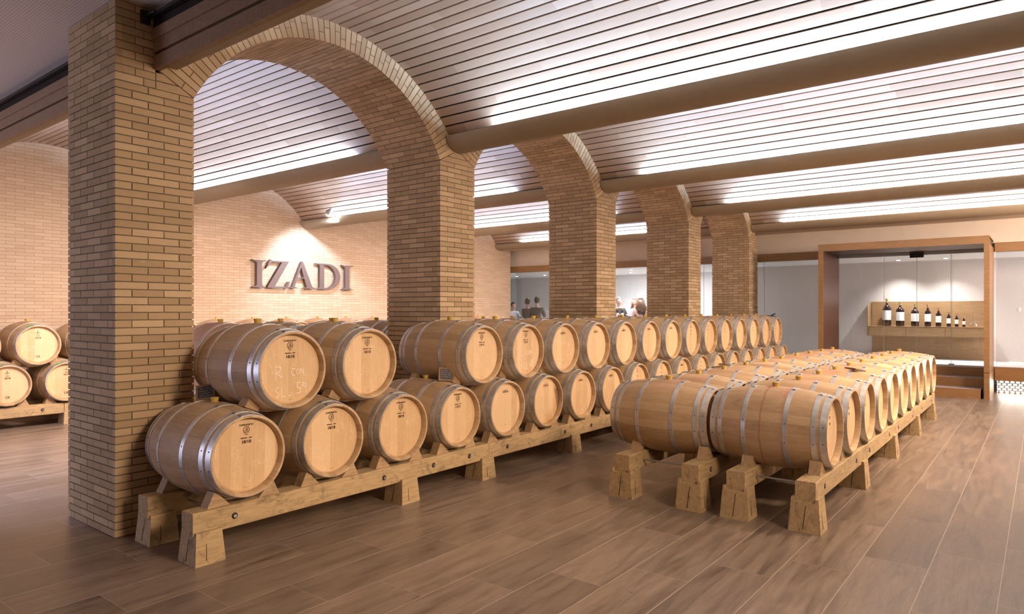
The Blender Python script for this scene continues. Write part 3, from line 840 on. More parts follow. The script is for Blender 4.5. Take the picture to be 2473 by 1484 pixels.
LT, LB = 2.772, 2.180
def letterI(y0, y1, s0, s1):
    return [(y0, LT), (y0 + .055, LT - .012), (y1 - .055, LT - .012), (y1, LT), (y1, LT - .022), (s1 + .02, LT - .045), (s1, LT - .08), (s1, LB + .07), (s1 + .02, LB + .035), (y1, LB + .012), (y1, LB), (y0, LB), (y0, LB + .012), (s0 - .02, LB + .035), (s0, LB + .07), (s0, LT - .08), (s0 - .02, LT - .045), (y0, LT - .022)]
letter([letterI(7.925, 8.25, 8.035, 8.155)], 'dark bronze capital letter I at the left end of the wall sign')
letter([[(8.351, 2.79), (8.379, 2.785), (8.40, 2.767), (8.813, 2.767), (8.459, 2.212), (8.736, 2.212), (8.789, 2.324), (8.833, 2.326), (8.783, 2.18), (8.272, 2.18), (8.637, 2.738), (8.40, 2.738), (8.335, 2.70), (8.30, 2.63), (8.265, 2.613), (8.244, 2.587)]], 'dark bronze capital letter Z with a long spur on the wall sign')
letter([[(9.138, 2.785), (9.174, 2.780), (9.417, 2.225), (9.493, 2.195), (9.493, 2.182), (9.168, 2.182), (9.168, 2.193), (9.279, 2.214), (9.205, 2.407), (9.028, 2.406), (8.955, 2.215), (9.028, 2.195), (9.028, 2.183), (8.819, 2.183), (8.819, 2.193), (8.89, 2.214)], [(9.125, 2.655), (9.04, 2.430), (9.200, 2.430)]], 'dark bronze capital letter A in the middle of the wall sign')
Dout = [(9.50, 2.772), (9.75, 2.772)] + [(9.83 + .37 * math.sin(a), 2.476 + .296 * math.cos(a)) for a in [PI * i / 20 for i in range(1, 20)]] + [(9.75, 2.180), (9.493, 2.180), (9.493, 2.193), (9.60, 2.205), (9.625, 2.235), (9.625, 2.715), (9.60, 2.745), (9.50, 2.758)]
Din = [(9.743, 2.738)] + [(9.80 + .262 * math.sin(a), 2.474 + .262 * math.cos(a)) for a in [PI * i / 18 for i in range(1, 18)]] + [(9.743, 2.212)]
letter([Dout, Din], 'dark bronze capital letter D on the wall sign')
letter([letterI(10.245, 10.575, 10.345, 10.468)], 'dark bronze capital letter I at the right end of the wall sign')
# picture spot clamped to a trough, lighting the sign
t = thing('sign_spotlight', (-11.98, pc(2) - 0.33, 3.80), 'small silver spotlight clamped on the second trough of the left aisle', 'spotlight')
m = MB(); m.lathe([(-0.07, 0.02), (-0.065, 0.045), (0.05, 0.055), (0.06, 0.05)], 'x', 24, cap0=True, cap1=True)
o = m.obj('lamp_head', M_STEEL, t, smooth=40); o.rotation_euler = (0, R(25), R(200))
m = MB(); m.tube([(0, 0.03, -0.03), (0.05, 0.09, -0.06), (0.06, 0.115, -0.10)], 0.008); m.obj('bracket', M_BLACK, t)
l = bpy.data.lights.new('sign_spot', 'SPOT'); l.energy = 360; l.spot_size = R(92); l.spot_blend = 0.55; l.color = (0.58, 0.72, 1.0); l.shadow_soft_size = 0.03
o = bpy.data.objects.new('sign_spot', l); o.location = (-11.80, pc(2) - 0.33, 3.70); C.objects.link(o)
o.rotation_euler = (Vector((WX, 9.40, 2.15)) - Vector(o.location)).to_track_quat('-Z', 'Y').to_euler()
l = bpy.data.lights.new('sign_spot_spill', 'POINT'); l.energy = 3.0; l.color = (0.8, 0.9, 1.0); l.shadow_soft_size = 0.02
o = bpy.data.objects.new('sign_spot_spill', l); o.location = (-11.86, pc(2) - 0.33, 3.70); C.objects.link(o)

# ================================================================== BARRELS
BL, RB, RE = 0.475, 0.342, 0.283
def prof(x): return RB - (RB - RE) * (abs(x) / BL) ** 2
def barrel_body():
    m = MB(); S = 56
    pts = [(-0.428, 0.2575), (-0.462, 0.262), (-BL, 0.268), (-BL, RE - 0.001)]
    n = 16
    pts += [(-BL + 2 * BL * i / n, prof(-BL + 2 * BL * i / n)) for i in range(n + 1)]
    pts += [(BL, RE - 0.001), (BL, 0.268), (0.462, 0.262), (0.428, 0.2575)]
    m.lathe(pts, 'x', S)
    return m.mesh('staves', M_OAK, smooth=40)
ME_BODY = {}
me = barrel_body(); ME_BODY['oak'] = me
for k, mt in (('top', M_OAK_TOP), ('drip', M_OAK_DRIP), ('pink', M_OAK_PINK)):
    q = me.copy(); q.materials[0] = mt; ME_BODY[k] = q
def head_mesh(mat):
    m = MB(); S = 48
    m.lathe([(0.0, 0.0005), (0.0, 0.245), (-0.004, 0.2575)], 'x', S)
    return m.mesh('head', mat)
ME_HEAD = head_mesh(M_HEAD); ME_HEAD_ST = head_mesh(M_HEAD_ST)
def hoop_mesh(x0, x1):
    m = MB(); S = 56; th = 0.0025
    pts = [(x0, prof(x0) - 0.001), (x0, prof(x0) + th), ((x0 + x1) / 2, prof((x0 + x1) / 2) + th), (x1, prof(x1) + th), (x1, prof(x1) - 0.001)]
    m.lathe(pts, 'x', S, 0)
    # riveted overlap near the top
    xm = (x0 + x1) / 2; w = abs(x1 - x0)
    a0, a1 = R(84), R(103)
    e = 0.0045
    pts = [(x0 + w * .04, prof(x0) + th), (x0 + w * .04, prof(x0) + e + th * .3), (x1 - w * .04, prof(x1) + e + th * .3), (x1 - w * .04, prof(x1) + th)]
    m.lathe(pts, 'x', 4, 0, a0=a0, a1=a1)
    for aa in (R(86), R(101), R(193), R(167)):
        r = prof(xm) + (e if R(80) < aa < R(110) else th)
        cx, cy, cz = xm, (r + 0.001) * math.cos(aa), (r + 0.001) * math.sin(aa)
        n = len(m.v)
        for k in range(6):
            b = 2 * PI * k / 6
            dx, dt = 0.0055 * math.cos(b), 0.0055 * math.sin(b)
            m.v.append((cx + dx, cy - dt * math.sin(aa), cz + dt * math.cos(aa)))
        m.v.append((cx, cy + 0.004 * math.cos(aa), cz + 0.004 * math.sin(aa)))
        for k in range(6): m.face((n + k, n + (k + 1) % 6, n + 6), 1)
    # dark slit at the overlap edge
    r = prof(xm) + e
    for aa in (R(83.7), R(103.3)):
        y, z = (r + .0012) * math.cos(aa), (r + .0012) * math.sin(aa)
        ty, tz = -math.sin(aa) * .0018, math.cos(aa) * .0018
        n = len(m.v)
        m.v += [(x0 + w * .05, y - ty, z - tz), (x1 - w * .05, y - ty, z - tz), (x1 - w * .05, y + ty, z + tz), (x0 + w * .05, y + ty, z + tz)]
        m.face((n, n + 1, n + 2, n + 3), 1)
    return m.mesh('hoop', [M_HOOP, M_RIVET], smooth=40)
HP = [(0.424, 0.472), (0.360, 0.400), (0.150, 0.187)]
ME_HOOPS = []
for a, b in HP: ME_HOOPS += [hoop_mesh(a, b), hoop_mesh(-b, -a)]
HP2 = [(0.405, 0.472), (0.235, 0.270)]
ME_HOOPS2 = []
for a, b in HP2: ME_HOOPS2 += [hoop_mesh(a, b), hoop_mesh(-b, -a)]
m = MB(); m.lathe([(0, 0.001), (0, 0.024), (0.035, 0.031), (0.038, 0.028), (0.038, 0.001)], 'z', 20)
ME_BUNG = m.mesh('bung', M_BUNG, smooth=50)

# stamps (text converted to mesh, standing on the plane of the head)
def text_mesh(s, size, mat, shear=0.0):
    cu = bpy.data.curves.new('txt', 'FONT'); cu.body = s; cu.size = size; cu.align_x = 'CENTER'; cu.align_y = 'CENTER'
    cu.extrude = 0.0005; cu.resolution_u = 2; cu.shear = shear
    tmp = bpy.data.objects.new('tmp', cu); C.objects.link(tmp)
    dg = bpy.context.evaluated_depsgraph_get()
    me = bpy.data.meshes.new_from_object(tmp.evaluated_get(dg))
    bpy.data.objects.remove(tmp)
    v = [tuple(q.co) for q in me.vertices]; f = [tuple(p.vertices) for p in me.polygons]
    bpy.data.meshes.remove(me)
    return v, f
def add_text(m, s, size, y, z, bold=0.0, shear=0.0):
    v, f = text_mesh(s, size, None, shear)
    for dy in ((0,) if not bold else (-bold, 0, bold)):
        n = len(m.v)
        m.v += [(q[2] + 0.0008, q[0] + y + dy, q[1] + z) for q in v]
        for p in f: m.face([n + i for i in p])
def stroke(m, pts, wd=0.004):
    # flat chalk or brand stroke lying on the head plane, pts in (y, z)
    for a, b in zip(pts[:-1], pts[1:]):
        d = Vector((b[0] - a[0], b[1] - a[1])); L = d.length
        if L < 1e-5: continue
        n_ = Vector((-d.y, d.x)).normalized() * wd / 2
        k = len(m.v)
        m.v += [(0.0009, a[0] + n_.x, a[1] + n_.y), (0.0009, a[0] - n_.x, a[1] - n_.y), (0.0009, b[0] - n_.x, b[1] - n_.y), (0.0009, b[0] + n_.x, b[1] + n_.y)]
        m.face((k, k + 1, k + 2, k + 3))
def emblem(m, yc, zc, s):
    ring = [(yc + s * math.cos(R(-60 + i * 15)), zc + s * math.sin(R(-60 + i * 15))) for i in range(21)]
    stroke(m, ring, s * .22)
    # cooper bending over a cask
    stroke(m, [(yc - s * .05, zc + s * .1), (yc + s * .25, zc + s * .45)], s * .35)
    stroke(m, [(yc + s * .15, zc + s * .55), (yc + s * .32, zc + s * .62)], s * .3)
    stroke(m, [(yc + s * .3, zc + s * .3), (yc + s * .45, zc - s * .5)], s * .16)
    stroke(m, [(yc - s * .1, zc + s * .2), (yc - s * .35, zc - s * .0)], s * .16)
    for q in range(4): stroke(m, [(yc - s * .5, zc - s * (.15 + q * .3)), (yc + s * .2, zc - s * (.15 + q * .3))], s * .09)
    stroke(m, [(yc - s * .5, zc - s * .1), (yc - s * .42, zc - s * 1.15)], s * .12)
    stroke(m, [(yc + s * .2, zc - s * .1), (yc + s * .14, zc - s * 1.15)], s * .12)
    stroke(m, [(yc - s * .45, zc - s * 1.38), (yc + s * .45, zc - s * 1.38)], s * .22)
def stampA(num):
    m = MB()
    add_text(m, 'DARNAJOU', 0.0205, 0.0, 0.214, 0.0004)
    emblem(m, 0.0, 0.178, 0.023)
    add_text(m, 'MEDIUM +  0A0', 0.0125, 0.0, 0.121, 0.0005)
    add_text(m, num, 0.033, 0.0, 0.094, 0.0009)
    stroke(m, [(-0.02, -0.225), (0.02, -0.225)], 0.002)
    return m.mesh('brand_mark', M_INK)
def stampB():
    m = MB()
    stroke(m, [(-0.022, 0.195), (0.022, 0.195)], 0.0025)
    add_text(m, 'LEROi', 0.036, 0.0, 0.172, 0.0010)
    stroke(m, [(-0.004, 0.145), (0.004, 0.145)], 0.004)
    stroke(m, [(-0.007, -0.17), (0.007, -0.17)], 0.005)
    return m.mesh('brand_mark', M_INK)
def stampC(num='17 15'):
    m = MB()
    stroke(m, [(0, 0.225), (0, 0.165)], 0.006)
    stroke(m, [(-0.022, 0.18), (0, 0.165), (0.022, 0.18)], 0.005)
    stroke(m, [(-0.012, 0.145), (0.012, 0.145)], 0.003)
    add_text(m, num.split()[0], 0.03, 0.0, 0.11, 0.001)
    add_text(m, num.split()[1], 0.03, 0.0, 0.06, 0.001)
    return m.mesh('brand_mark', M_INK)
def stampD():
    m = MB()
    stroke(m, [(-0.03, 0.18), (-0.01, 0.172), (0.01, 0.172), (0.03, 0.18)], 0.006)
    stroke(m, [(0.0, 0.172), (-0.004, 0.2), (0.008, 0.205)], 0.008)
    for z in (0.15, 0.135, 0.125): stroke(m, [(-0.02, z), (0.02, z)], 0.004)
    add_text(m, '18/18', 0.034, 0, 0.10, 0.001)
    add_text(m, 'OI', 0.05, 0, -0.17, 0.001)
    return m.mesh('brand_mark', M_INK)
ST = {'A18': stampA('18/18'), 'A17': stampA('17/17'), 'B': stampB(), 'C': stampC(), 'D': stampD()}
def chalk59():
    m = MB(); w_ = 0.0045
    stroke(m, [(-0.125, 0.03), (-0.122, -0.075)], w_); stroke(m, [(-0.124, 0.03), (-0.08, 0.02), (-0.085, -0.005), (-0.12, -0.02), (-0.07, -0.055)], w_)
    stroke(m, [(0.045, 0.0), (0.02, 0.003), (0.01, -0.02), (0.02, -0.045), (0.04, -0.045)], w_)
    stroke(m, [(0.065 + .012 * math.cos(a), -0.022 + .02 * math.sin(a)) for a in [PI * i / 5 for i in range(11)]], w_)
    stroke(m, [(0.09, -0.045), (0.092, 0.0), (0.112, -0.042), (0.115, 0.008)], w_)
    stroke(m, [(-0.095, -0.125), (-0.12, -0.13), (-0.125, -0.15), (-0.1, -0.17), (-0.105, -0.195), (-0.125, -0.197)], w_)
    stroke(m, [(-0.075, -0.125), (-0.078, -0.2), (-0.045, -0.195)], w_)
    stroke(m, [(-0.02, -0.195), (-0.0, -0.195)], w_)
    stroke(m, [(0.085, -0.105), (0.06, -0.105), (0.058, -0.14), (0.085, -0.15), (0.085, -0.18), (0.055, -0.185)], w_)
    stroke(m, [(0.13, -0.12), (0.11, -0.105), (0.102, -0.125), (0.125, -0.145), (0.133, -0.11), (0.133, -0.19)], w_)
    return m.mesh('chalk_writing', M_CHALK)
def chalk60():
    m = MB(); w_ = 0.0045
    for i in range(7): stroke(m, [(-0.13, 0.06 - i * .032), (-0.11, 0.05 - i * .032), (-0.125, 0.04 - i * .032)], w_)
    stroke(m, [(0.03, 0.0), (0.008, -0.01), (0.008, -0.03), (0.03, -0.035)], w_)
    stroke(m, [(0.055 + .012 * math.cos(a), -0.018 + .018 * math.sin(a)) for a in [PI * i / 5 for i in range(11)]], w_)
    stroke(m, [(0.078, -0.035), (0.08, 0.005), (0.10, -0.033), (0.103, 0.008)], w_)
    stroke(m, [(-0.06, -0.13), (-0.08, -0.15), (-0.06, -0.17), (-0.08, -0.19)], w_); stroke(m, [(-0.03, -0.12), (-0.03, -0.19), (0.0, -0.19)], w_); stroke(m, [(0.015, -0.12), (0.015, -0.19), (0.045, -0.19)], w_)
    stroke(m, [(0.095, -0.10), (0.075, -0.14), (0.085, -0.18), (0.105, -0.16), (0.085, -0.14)], w_)
    stroke(m, [(0.125 + .014 * math.cos(a), -0.13 + .035 * math.sin(a)) for a in [PI * i / 5 for i in range(11)]], w_)
    return m.mesh('chalk_writing', M_CHALK)
ME_59, ME_60 = chalk59(), chalk60()

def make_barrel(two_hoops=False):
    t = thing('wine_barrel', (0, 0, -50), 'proto', 'barrel')
    b = link(ME_BODY['oak'], 'staves', t)
    h = link(ME_HEAD, 'head', t, (0.430, 0, 0))
    h2 = link(ME_HEAD, 'head', t, (-0.430, 0, 0)); h2.rotation_euler = (0, 0, PI)
    for me in (ME_HOOPS2 if two_hoops else ME_HOOPS): link(me, 'hoop', t)
    link(ME_BUNG, 'bung', t, (0, 0, RB - 0.004))
    return t
proto = make_barrel(); proto2 = make_barrel(True)
first = {0: True, 1: True}
def place(loc, label, group, body='oak', stamp=None, kind=0, headst=False, chalk=None, roll=0.0, label2=None):
    p = proto2 if kind else proto
    t = copy_thing(p)
    t.location = loc
    t.rotation_euler = (roll + random.uniform(-.02, .02), 0, random.uniform(-.008, .008))
    tag(t, label, 'barrel', group)
    for ch in t.children:
        if ch.name.startswith('staves'): ch.data = ME_BODY[body]
        if headst and ch.name.startswith('head') and ch.location.x > 0: ch.data = ME_HEAD_ST
    if stamp: link(ST[stamp], 'brand_mark', t, (0.4305, 0, 0))
    if chalk: link(chalk, 'chalk_writing', t, (0.4305, 0, 0))
    return t
CXL = -4.865
LP = 0.7351
lowY = [2.633 + LP * i for i in range(18)]
upY = {i: 2.996 + 0.7326 * i for i in range(17) if i != 2}
stL = ['A18', 'A18', 'A18', 'A17', 'B', 'B', 'B', 'B', 'C', 'C', 'B', 'C', 'C', 'C', 'C', 'C', 'C', 'C']
lowlab = {0: 'oak barrel nearest the viewer at the lower left end of the long stack',
          1: 'second barrel of the lower tier of the long stack, beneath the barrel chalked 59',
          5: 'lower-tier barrel of the long stack with an orange leak stain on its head'}
for i, y in enumerate(lowY):
    lab = lowlab.get(i, 'oak barrel, %s from the near end in the lower tier of the long stack' % ORD[i])
    place((CXL, y, 0.669), lab, 'lower tier of the long barrel stack', stamp=stL[i], headst=(i == 5))
stU = {0: 'A18', 1: 'A18', 3: 'A17', 4: 'A17', 5: 'B', 6: 'B', 7: 'B', 8: 'B', 9: 'B', 10: 'C', 11: 'C', 12: 'C', 13: 'C', 14: 'C', 15: 'C', 16: 'C'}
uplab = {0: 'nearest upper-tier oak barrel with R CON and 59 chalked on it',
         1: 'upper-tier oak barrel between the one chalked 59 and the gap',
         3: 'upper-tier oak barrel just after the gap, with a small slate leaning beneath it',
         4: 'upper-tier oak barrel with CON and 60 chalked on its head'}
n = 0
for i, y in upY.items():
    lab = uplab.get(i, 'oak barrel, %s after the gap in the upper tier of the long stack' % ORD[i - 3])
    place((CXL, y, 1.25), lab, 'upper tier of the long barrel stack', stamp=stU[i], chalk=ME_59 if i == 0 else (ME_60 if i == 4 else None))
# two rows on the floor racks to the right
RP = 0.705
rowA = [6.0 + RP * i for i in range(10)]
for i, y in enumerate(rowA):
    place((-2.795, y, 0.698), 'oak barrel, %s from the front in the left row of the low block' % ORD[i] if i else 'front left barrel of the low double block, plain pale staves', 'left row of the low barrel block', body='top', stamp='C')
    place((-1.812, y + 0.01, 0.698), 'oak barrel, %s from the front in the right row of the low block' % ORD[i] if i else 'front right barrel of the low double block, dark red wine drip down its belly', 'right row of the low barrel block', body='drip' if i == 0 else 'top', stamp='C')
# left aisle: stack behind the arcade
lbY = [3.4675 + 0.725 * i for i in range(17)]
for i, y in enumerate(lbY):
    place((-6.95, y, 0.645), 'lower-tier oak barrel, %s from near end of the stack behind the pillars' % ORD[i], 'lower tier behind the arcade', body='pink' if i < 3 else 'oak')
for i, y in enumerate(lbY[:-1]):
    place((-6.95, y + 0.3625, 1.222), 'upper-tier oak barrel, %s from near end of the stack behind the pillars' % ORD[i], 'upper tier behind the arcade', body='pink' if i in (0, 2) else 'top')
# left aisle: stack along the brick wall
WC = -11.92
wy = [1.72 + 0.735 * i for i in range(19)]
def tape(t):
    m = MB(); m.lathe([(0.415, prof(0.415) + 0.004), (0.462, prof(0.462) + 0.004)], 'x', 6, a0=R(95), a1=R(120)); m.obj('green_tape', M_GREEN, t, label='green tape label on the hoop')
for i, y in enumerate(wy):
    t = place((WC, y, 0.632), 'lower-tier oak barrel, %s from near end of the stack by the brick wall' % ORD[i], 'lower tier along the brick wall', stamp='D', kind=1)
    if i < 6: tape(t)
for i, y in enumerate(wy[:-1]):
    lab = 'upper-tier oak barrel, %s from near end of the stack by the brick wall' % ORD[i]
    if i == 2: lab = 'upper oak barrel with green tape, fully visible left of the nearest pillar'
    t = place((WC, y + 0.365, 1.19), lab, 'upper tier along the brick wall', stamp='D', kind=1, body='top')
    if i < 6: tape(t)
for p in (proto, proto2):
    for ch in list(p.children): bpy.data.objects.remove(ch)
    bpy.data.objects.remove(p)

# ------------------------------------------------------------------ racks
def foot_mesh(wx=0.236, wy=0.212, h=0.205, lip=0.028, bw=0.153, crack=True):
    m = MB(); a, b = wx / 2, wy / 2; k = 0.84
    def ta(z): return 1 - (1 - k) * z / (h + lip)
    def ring(z, x0=None, x1=None):
        s_ = ta(z); x0 = -a * s_ if x0 is None else x0; x1 = a * s_ if x1 is None else x1
        return [(x0, -b * s_, z), (x1, -b * s_, z), (x1, b * s_, z), (x0, b * s_, z)]
    m.hexa([(-a, -b, 0), (a, -b, 0), (a, b, 0), (-a, b, 0)] + ring(0.06 * 1.0)[:0] + ring(h))
    for s_ in (-1, 1):
        x_in = s_ * bw / 2
        lo = ring(h, min(x_in, s_ * a * ta(h)), max(x_in, s_ * a * ta(h))); hi = ring(h + lip, min(x_in, s_ * a * ta(h + lip)), max(x_in, s_ * a * ta(h + lip)))
        m.hexa(lo + hi)
    if crack:
        m.hexa([(-0.012, -b - 0.001, 0.02), (-0.008, -b - 0.001, 0.02), (-0.008, -b + 0.01, 0.02), (-0.012, -b + 0.01, 0.02), (0.006, -b * ta(h) - 0.0015, h - 0.02), (0.011, -b * ta(h) - 0.0015, h - 0.02), (0.011, -b * ta(h) + 0.01, h - 0.02), (0.006, -b * ta(h) + 0.01, h - 0.02)], 1)
        m.hexa([(a - 0.01, -0.03, 0.03), (a + 0.001, -0.03, 0.03), (a + 0.001, -0.027, 0.03), (a - 0.01, -0.027, 0.03), (a * ta(h) - 0.01, -0.024, h - 0.03), (a * ta(h) + 0.0015, -0.024, h - 0.03), (a * ta(h) + 0.0015, -0.020, h - 0.03), (a * ta(h) - 0.01, -0.020, h - 0.03)], 1)
    return m.mesh('foot', [M_TIMBER, M_CRACK])
ME_FOOT = foot_mesh()
def chock_mesh(s_):
    m = MB()
    p = [(s_ * .275, 0), (s_ * .225, .105), (s_ * .188, .082), (s_ * .11, 0)]
    m.prism(p, 0, -0.045, 0.045)
    return m.mesh('chock', M_CHOCK)
ME_CH = [chock_mesh(-1), chock_mesh(1)]
def bolt_mesh():
    m = MB(); m.lathe([(0.0, 0.022), (0.002, 0.022), (0.002, 0.0001)], 'x', 20, 0)
    m.lathe([(0.002, 0.013), (0.010, 0.013), (0.010, 0.0001)], 'x', 6, 1)
    return m.mesh('bolt', [M_CRACK, M_STEEL])
ME_BOLT = bolt_mesh()
BT = 0.345; BH = 0.155
def rack(xa, xb, y0, y1, feet, barrels, bolts, label, group, top=BT):
    xm = (xa + xb) / 2
    t = thing('barrel_rack', (xm, y0, 0), label, 'barrel rack', group)
    for x in (xa, xb):
        m = MB(); c = 0.006; h = 0.075; L = y1 - y0 - 0.006
        zz0, zz1 = top - BH, top
        m.prism([(-h + c, zz0), (h - c, zz0), (h, zz0 + c), (h, zz1 - c), (h - c, zz1), (-h + c, zz1), (-h, zz1 - c), (-h, zz0 + c)], 1, 0.0, L)
        bm = m.obj('beam', M_TIMBER, t, (x - xm, 0, 0))
        for yb in bolts:
            if y0 + .04 < yb < y1 - .04:
                if x == max(xa, xb): link(ME_BOLT, 'bolt', bm, (h, yb - y0, (zz0 + zz1) / 2))
        for yf in feet:
            f = link(ME_FOOT, 'foot', t, (x - xm, yf - y0, 0)); f.scale = (1, 1, (top - BH) / 0.205)
        for yb in barrels:
            for s_ in (0, 1):
                yy = yb + (-.2, .2)[s_]
                if y0 + .01 <= yy <= y1 + .01: link(ME_CH[s_], 'chock', t, (x - xm, yb - y0, top))
    for yb in bolts:
        if y0 + .04 < yb < y1 - .04:
            m = MB(); m.tube([(-(abs(xb - xa)) / 2, 0, 0), ((abs(xb - xa)) / 2, 0, 0)], 0.008, 8)
            m.obj('tie_rod', M_STEEL, t, (0, yb - y0, top - BH / 2))
    return t
LB_ = [2.539, 3.897, 4.492, 4.988, 5.587, 6.675, 7.26, 8.3, 8.9, 10.0, 10.6, 11.6, 12.2, 13.3, 14.0, 15.2]
for (a, b, ft, lab) in ((2.245, 5.29, (2.345, 4.17, 5.24), 'rough oak beam rack under the long stack, module nearest the viewer'),
                        (5.29, 8.60, (6.87, 8.55), 'rough oak beam rack under the long stack, second module from the viewer'),
                        (8.60, 11.95, (10.3, 11.9), 'rough oak beam rack under the long stack, third module from the viewer'),
                        (11.95, 15.50, (13.6, 15.4), 'rough oak beam rack under the long stack, farthest module')):
    rack(-4.492, -5.138, a, b, ft, lowY, LB_, lab, 'racks of the long stack')
RBL = [5.75, 6.9, 7.5, 8.6, 9.2, 10.3, 11.2, 12.2]
for (xa, xb, side, ctr) in ((-3.01, -2.36, 'left', -2.795), (-1.97, -1.432, 'right', -1.812)):
    for (a, b, ft, lab) in ((5.475, 7.20, (5.545, 7.20), 'nearest'), (7.20, 10.78, (8.90, 10.72), 'middle'), (10.78, 12.65, (12.36,), 'farthest')):
        rack(xa, xb, a, b, ft, [q for q in rowA], RBL, 'oak beam rack under the %s row of the low barrel block, %s module' % (side, lab), 'racks of the low barrel block', top=0.383)
for (a, b, ft, lab) in ((3.05, 7.2, (3.2, 5.1, 7.1), 'nearest'), (7.2, 11.4, (9.3, 11.3), 'middle'), (11.4, 15.6, (13.4, 15.5), 'farthest')):
    rack(-7.28, -6.62, a, b, ft, lbY, [], 'oak beam rack under the stack just behind the arcade, %s module' % lab, 'racks behind the arcade', top=0.325)
for (a, b, ft, lab) in ((1.0, 3.90, (1.2, 2.3, 3.98), 'nearest'), (3.90, 7.9, (5.9, 7.8), 'second'), (7.9, 11.9, (9.9, 11.8), 'third'), (11.9, 15.9, (13.9, 15.8), 'farthest')):
    rack(-11.57, -12.27, a, b, ft, wy, [2.6, 3.62, 4.3, 6.0], 'oak beam rack under the stack along the far brick wall, %s module' % lab, 'racks along the brick wall', top=0.318)
# chocks between the tiers of the long stack
def wedge_mesh():
    m = MB(); w_ = 0.05
    # s along the tangent, n along the normal between the two barrels
    p = [(0.0, -0.016), (0.11, -0.034), (0.11, 0.034), (0.0, 0.016)]
    m.prism(p, 0, -w_, w_)
    return m.mesh('tier_chock', M_CHOCK)
ME_W = wedge_mesh()
for i, y in upY.items():
    for s_ in (-1, 1):
        if s_ > 0 and i == 1: pass
        ang = math.atan2(-0.581, 0.363 * s_)
        cy = y + math.cos(ang) * 0.342; cz = 1.25 + math.sin(ang) * 0.342
        for xo, fb in ((0.25, 'front'),) + (((-0.25, 'back'),) if i < 5 else ()):
            o = link(ME_W, 'wooden_chock', None, (CXL + xo, cy, cz), label='%s chock, %s side, under upper barrel %s of the long stack' % (fb, 'near' if s_ < 0 else 'far', ORD[i] if i < 2 else ORD[i - 3] + ' after the gap'), category='chock', group='chocks between the tiers of the long stack')
            # local y axis = tangent pointing outwards and down
            o.rotation_euler = (math.atan2(math.sin(ang) * 0 + (0.363) / 0.685, s_ * 0.581 / 0.685) if False else (PI / 2 - 0.0 + ang + (PI if s_ < 0 else 0)), 0, 0)
for (xx, ys, z0, z1, rad, who) in ((-11.62, wy[1:5], 0.632, 1.19, 0.342, 'stack along the far brick wall'),):
    for i, y in enumerate(ys):
        yu = y + 0.365
        for s_ in (-1, 1):
            ang = math.atan2(-(z1 - z0), 0.3675 * s_)
            o = link(ME_W, 'wooden_chock', None, (xx, yu + math.cos(ang) * .337, z1 + math.sin(ang) * .337), label='oak chock on the %s side under the %s upper barrel by the brick wall' % ('near' if s_ < 0 else 'far', ORD[i + 1]), category='chock', group='chocks of the brick wall stack')
            o.rotation_euler = (PI / 2 + ang + (PI if s_ < 0 else 0), 0, 0)

# ------------------------------------------------------------------ slate tags
def slate(loc, rot, label, w_=0.15, h_=0.115, mat=M_SLATE, chalk=True):
    t = thing('slate_tag', loc, label, 'slate tag', rot=rot)
    m = MB(); a, b, f_ = w_ / 2, h_ / 2, 0.015
    for q in ((-a, a, b - f_, b), (-a, a, -b, -b + f_), (-a, -a + f_, -b + f_, b - f_), (a - f_, a, -b + f_, b - f_)): m.box(-0.008, 0.008, q[0], q[1], q[2], q[3])
    m.obj('frame', M_FRAMEW, t)
    m = MB(); m.box(-0.004, 0.003, -a + f_, a - f_, -b + f_, b - f_); s_ = m.obj('slate', mat, t)
    if chalk:
        m = MB(); random.seed(int(abs(loc[1]) * 100))
        for r_ in range(4):
            y = -a + f_ + 0.012
            while y < a - f_ - 0.014:
                z = b - f_ - 0.014 - r_ * 0.019
                pts = [(y, z + random.uniform(-.006, .006)), (y + .004, z + random.uniform(-.006, .006)), (y + .008, z + random.uniform(-.006, .006))]
                stroke(m, pts, 0.0022); y += random.choice((.011, .012, .022))
        o = m.obj('chalk_marks', plain('faded_chalk', (0.42, 0.36, 0.32), 0.9), s_, (0.0032, 0, 0))
slate((-5.035, 2.660, 1.066), (R(8), R(-14), R(-55)), 'small wood-framed slate with chalk writing on the nearest lower barrel')
slate((-4.62, 4.872, 1.062), (R(-6), R(-12), R(-25)), 'small wood-framed slate with chalk writing leaning under the first upper barrel after the gap', 0.16, 0.13)
slate((-3.06, rowA[3] - 0.03, 1.034), (0, R(-88), R(20)), 'dark slate lying flat on the left row of the low barrel block', 0.13, 0.11)
slate((-1.62, rowA[3] + 0.05, 1.046), (0, R(-78), R(50)), 'dark slate lying flat on the right row of the low barrel block', 0.17, 0.13)
t = thing('paper_tag', (-11.6, 2.93, 0.985), 'blue-grey paper tag with green top on a lower barrel by the far brick wall', 'tag', rot=(0, R(-20), R(-20)))
m = MB(); m.box(-0.004, 0.004, -0.08, 0.08, -0.06, 0.075); m.obj('card', plain('blue_grey_card', (0.16, 0.17, 0.22), 0.7), t)
m = MB(); m.box(-0.005, 0.006, -0.05, 0.06, 0.05, 0.08); m.obj('tape', M_GREEN, t)

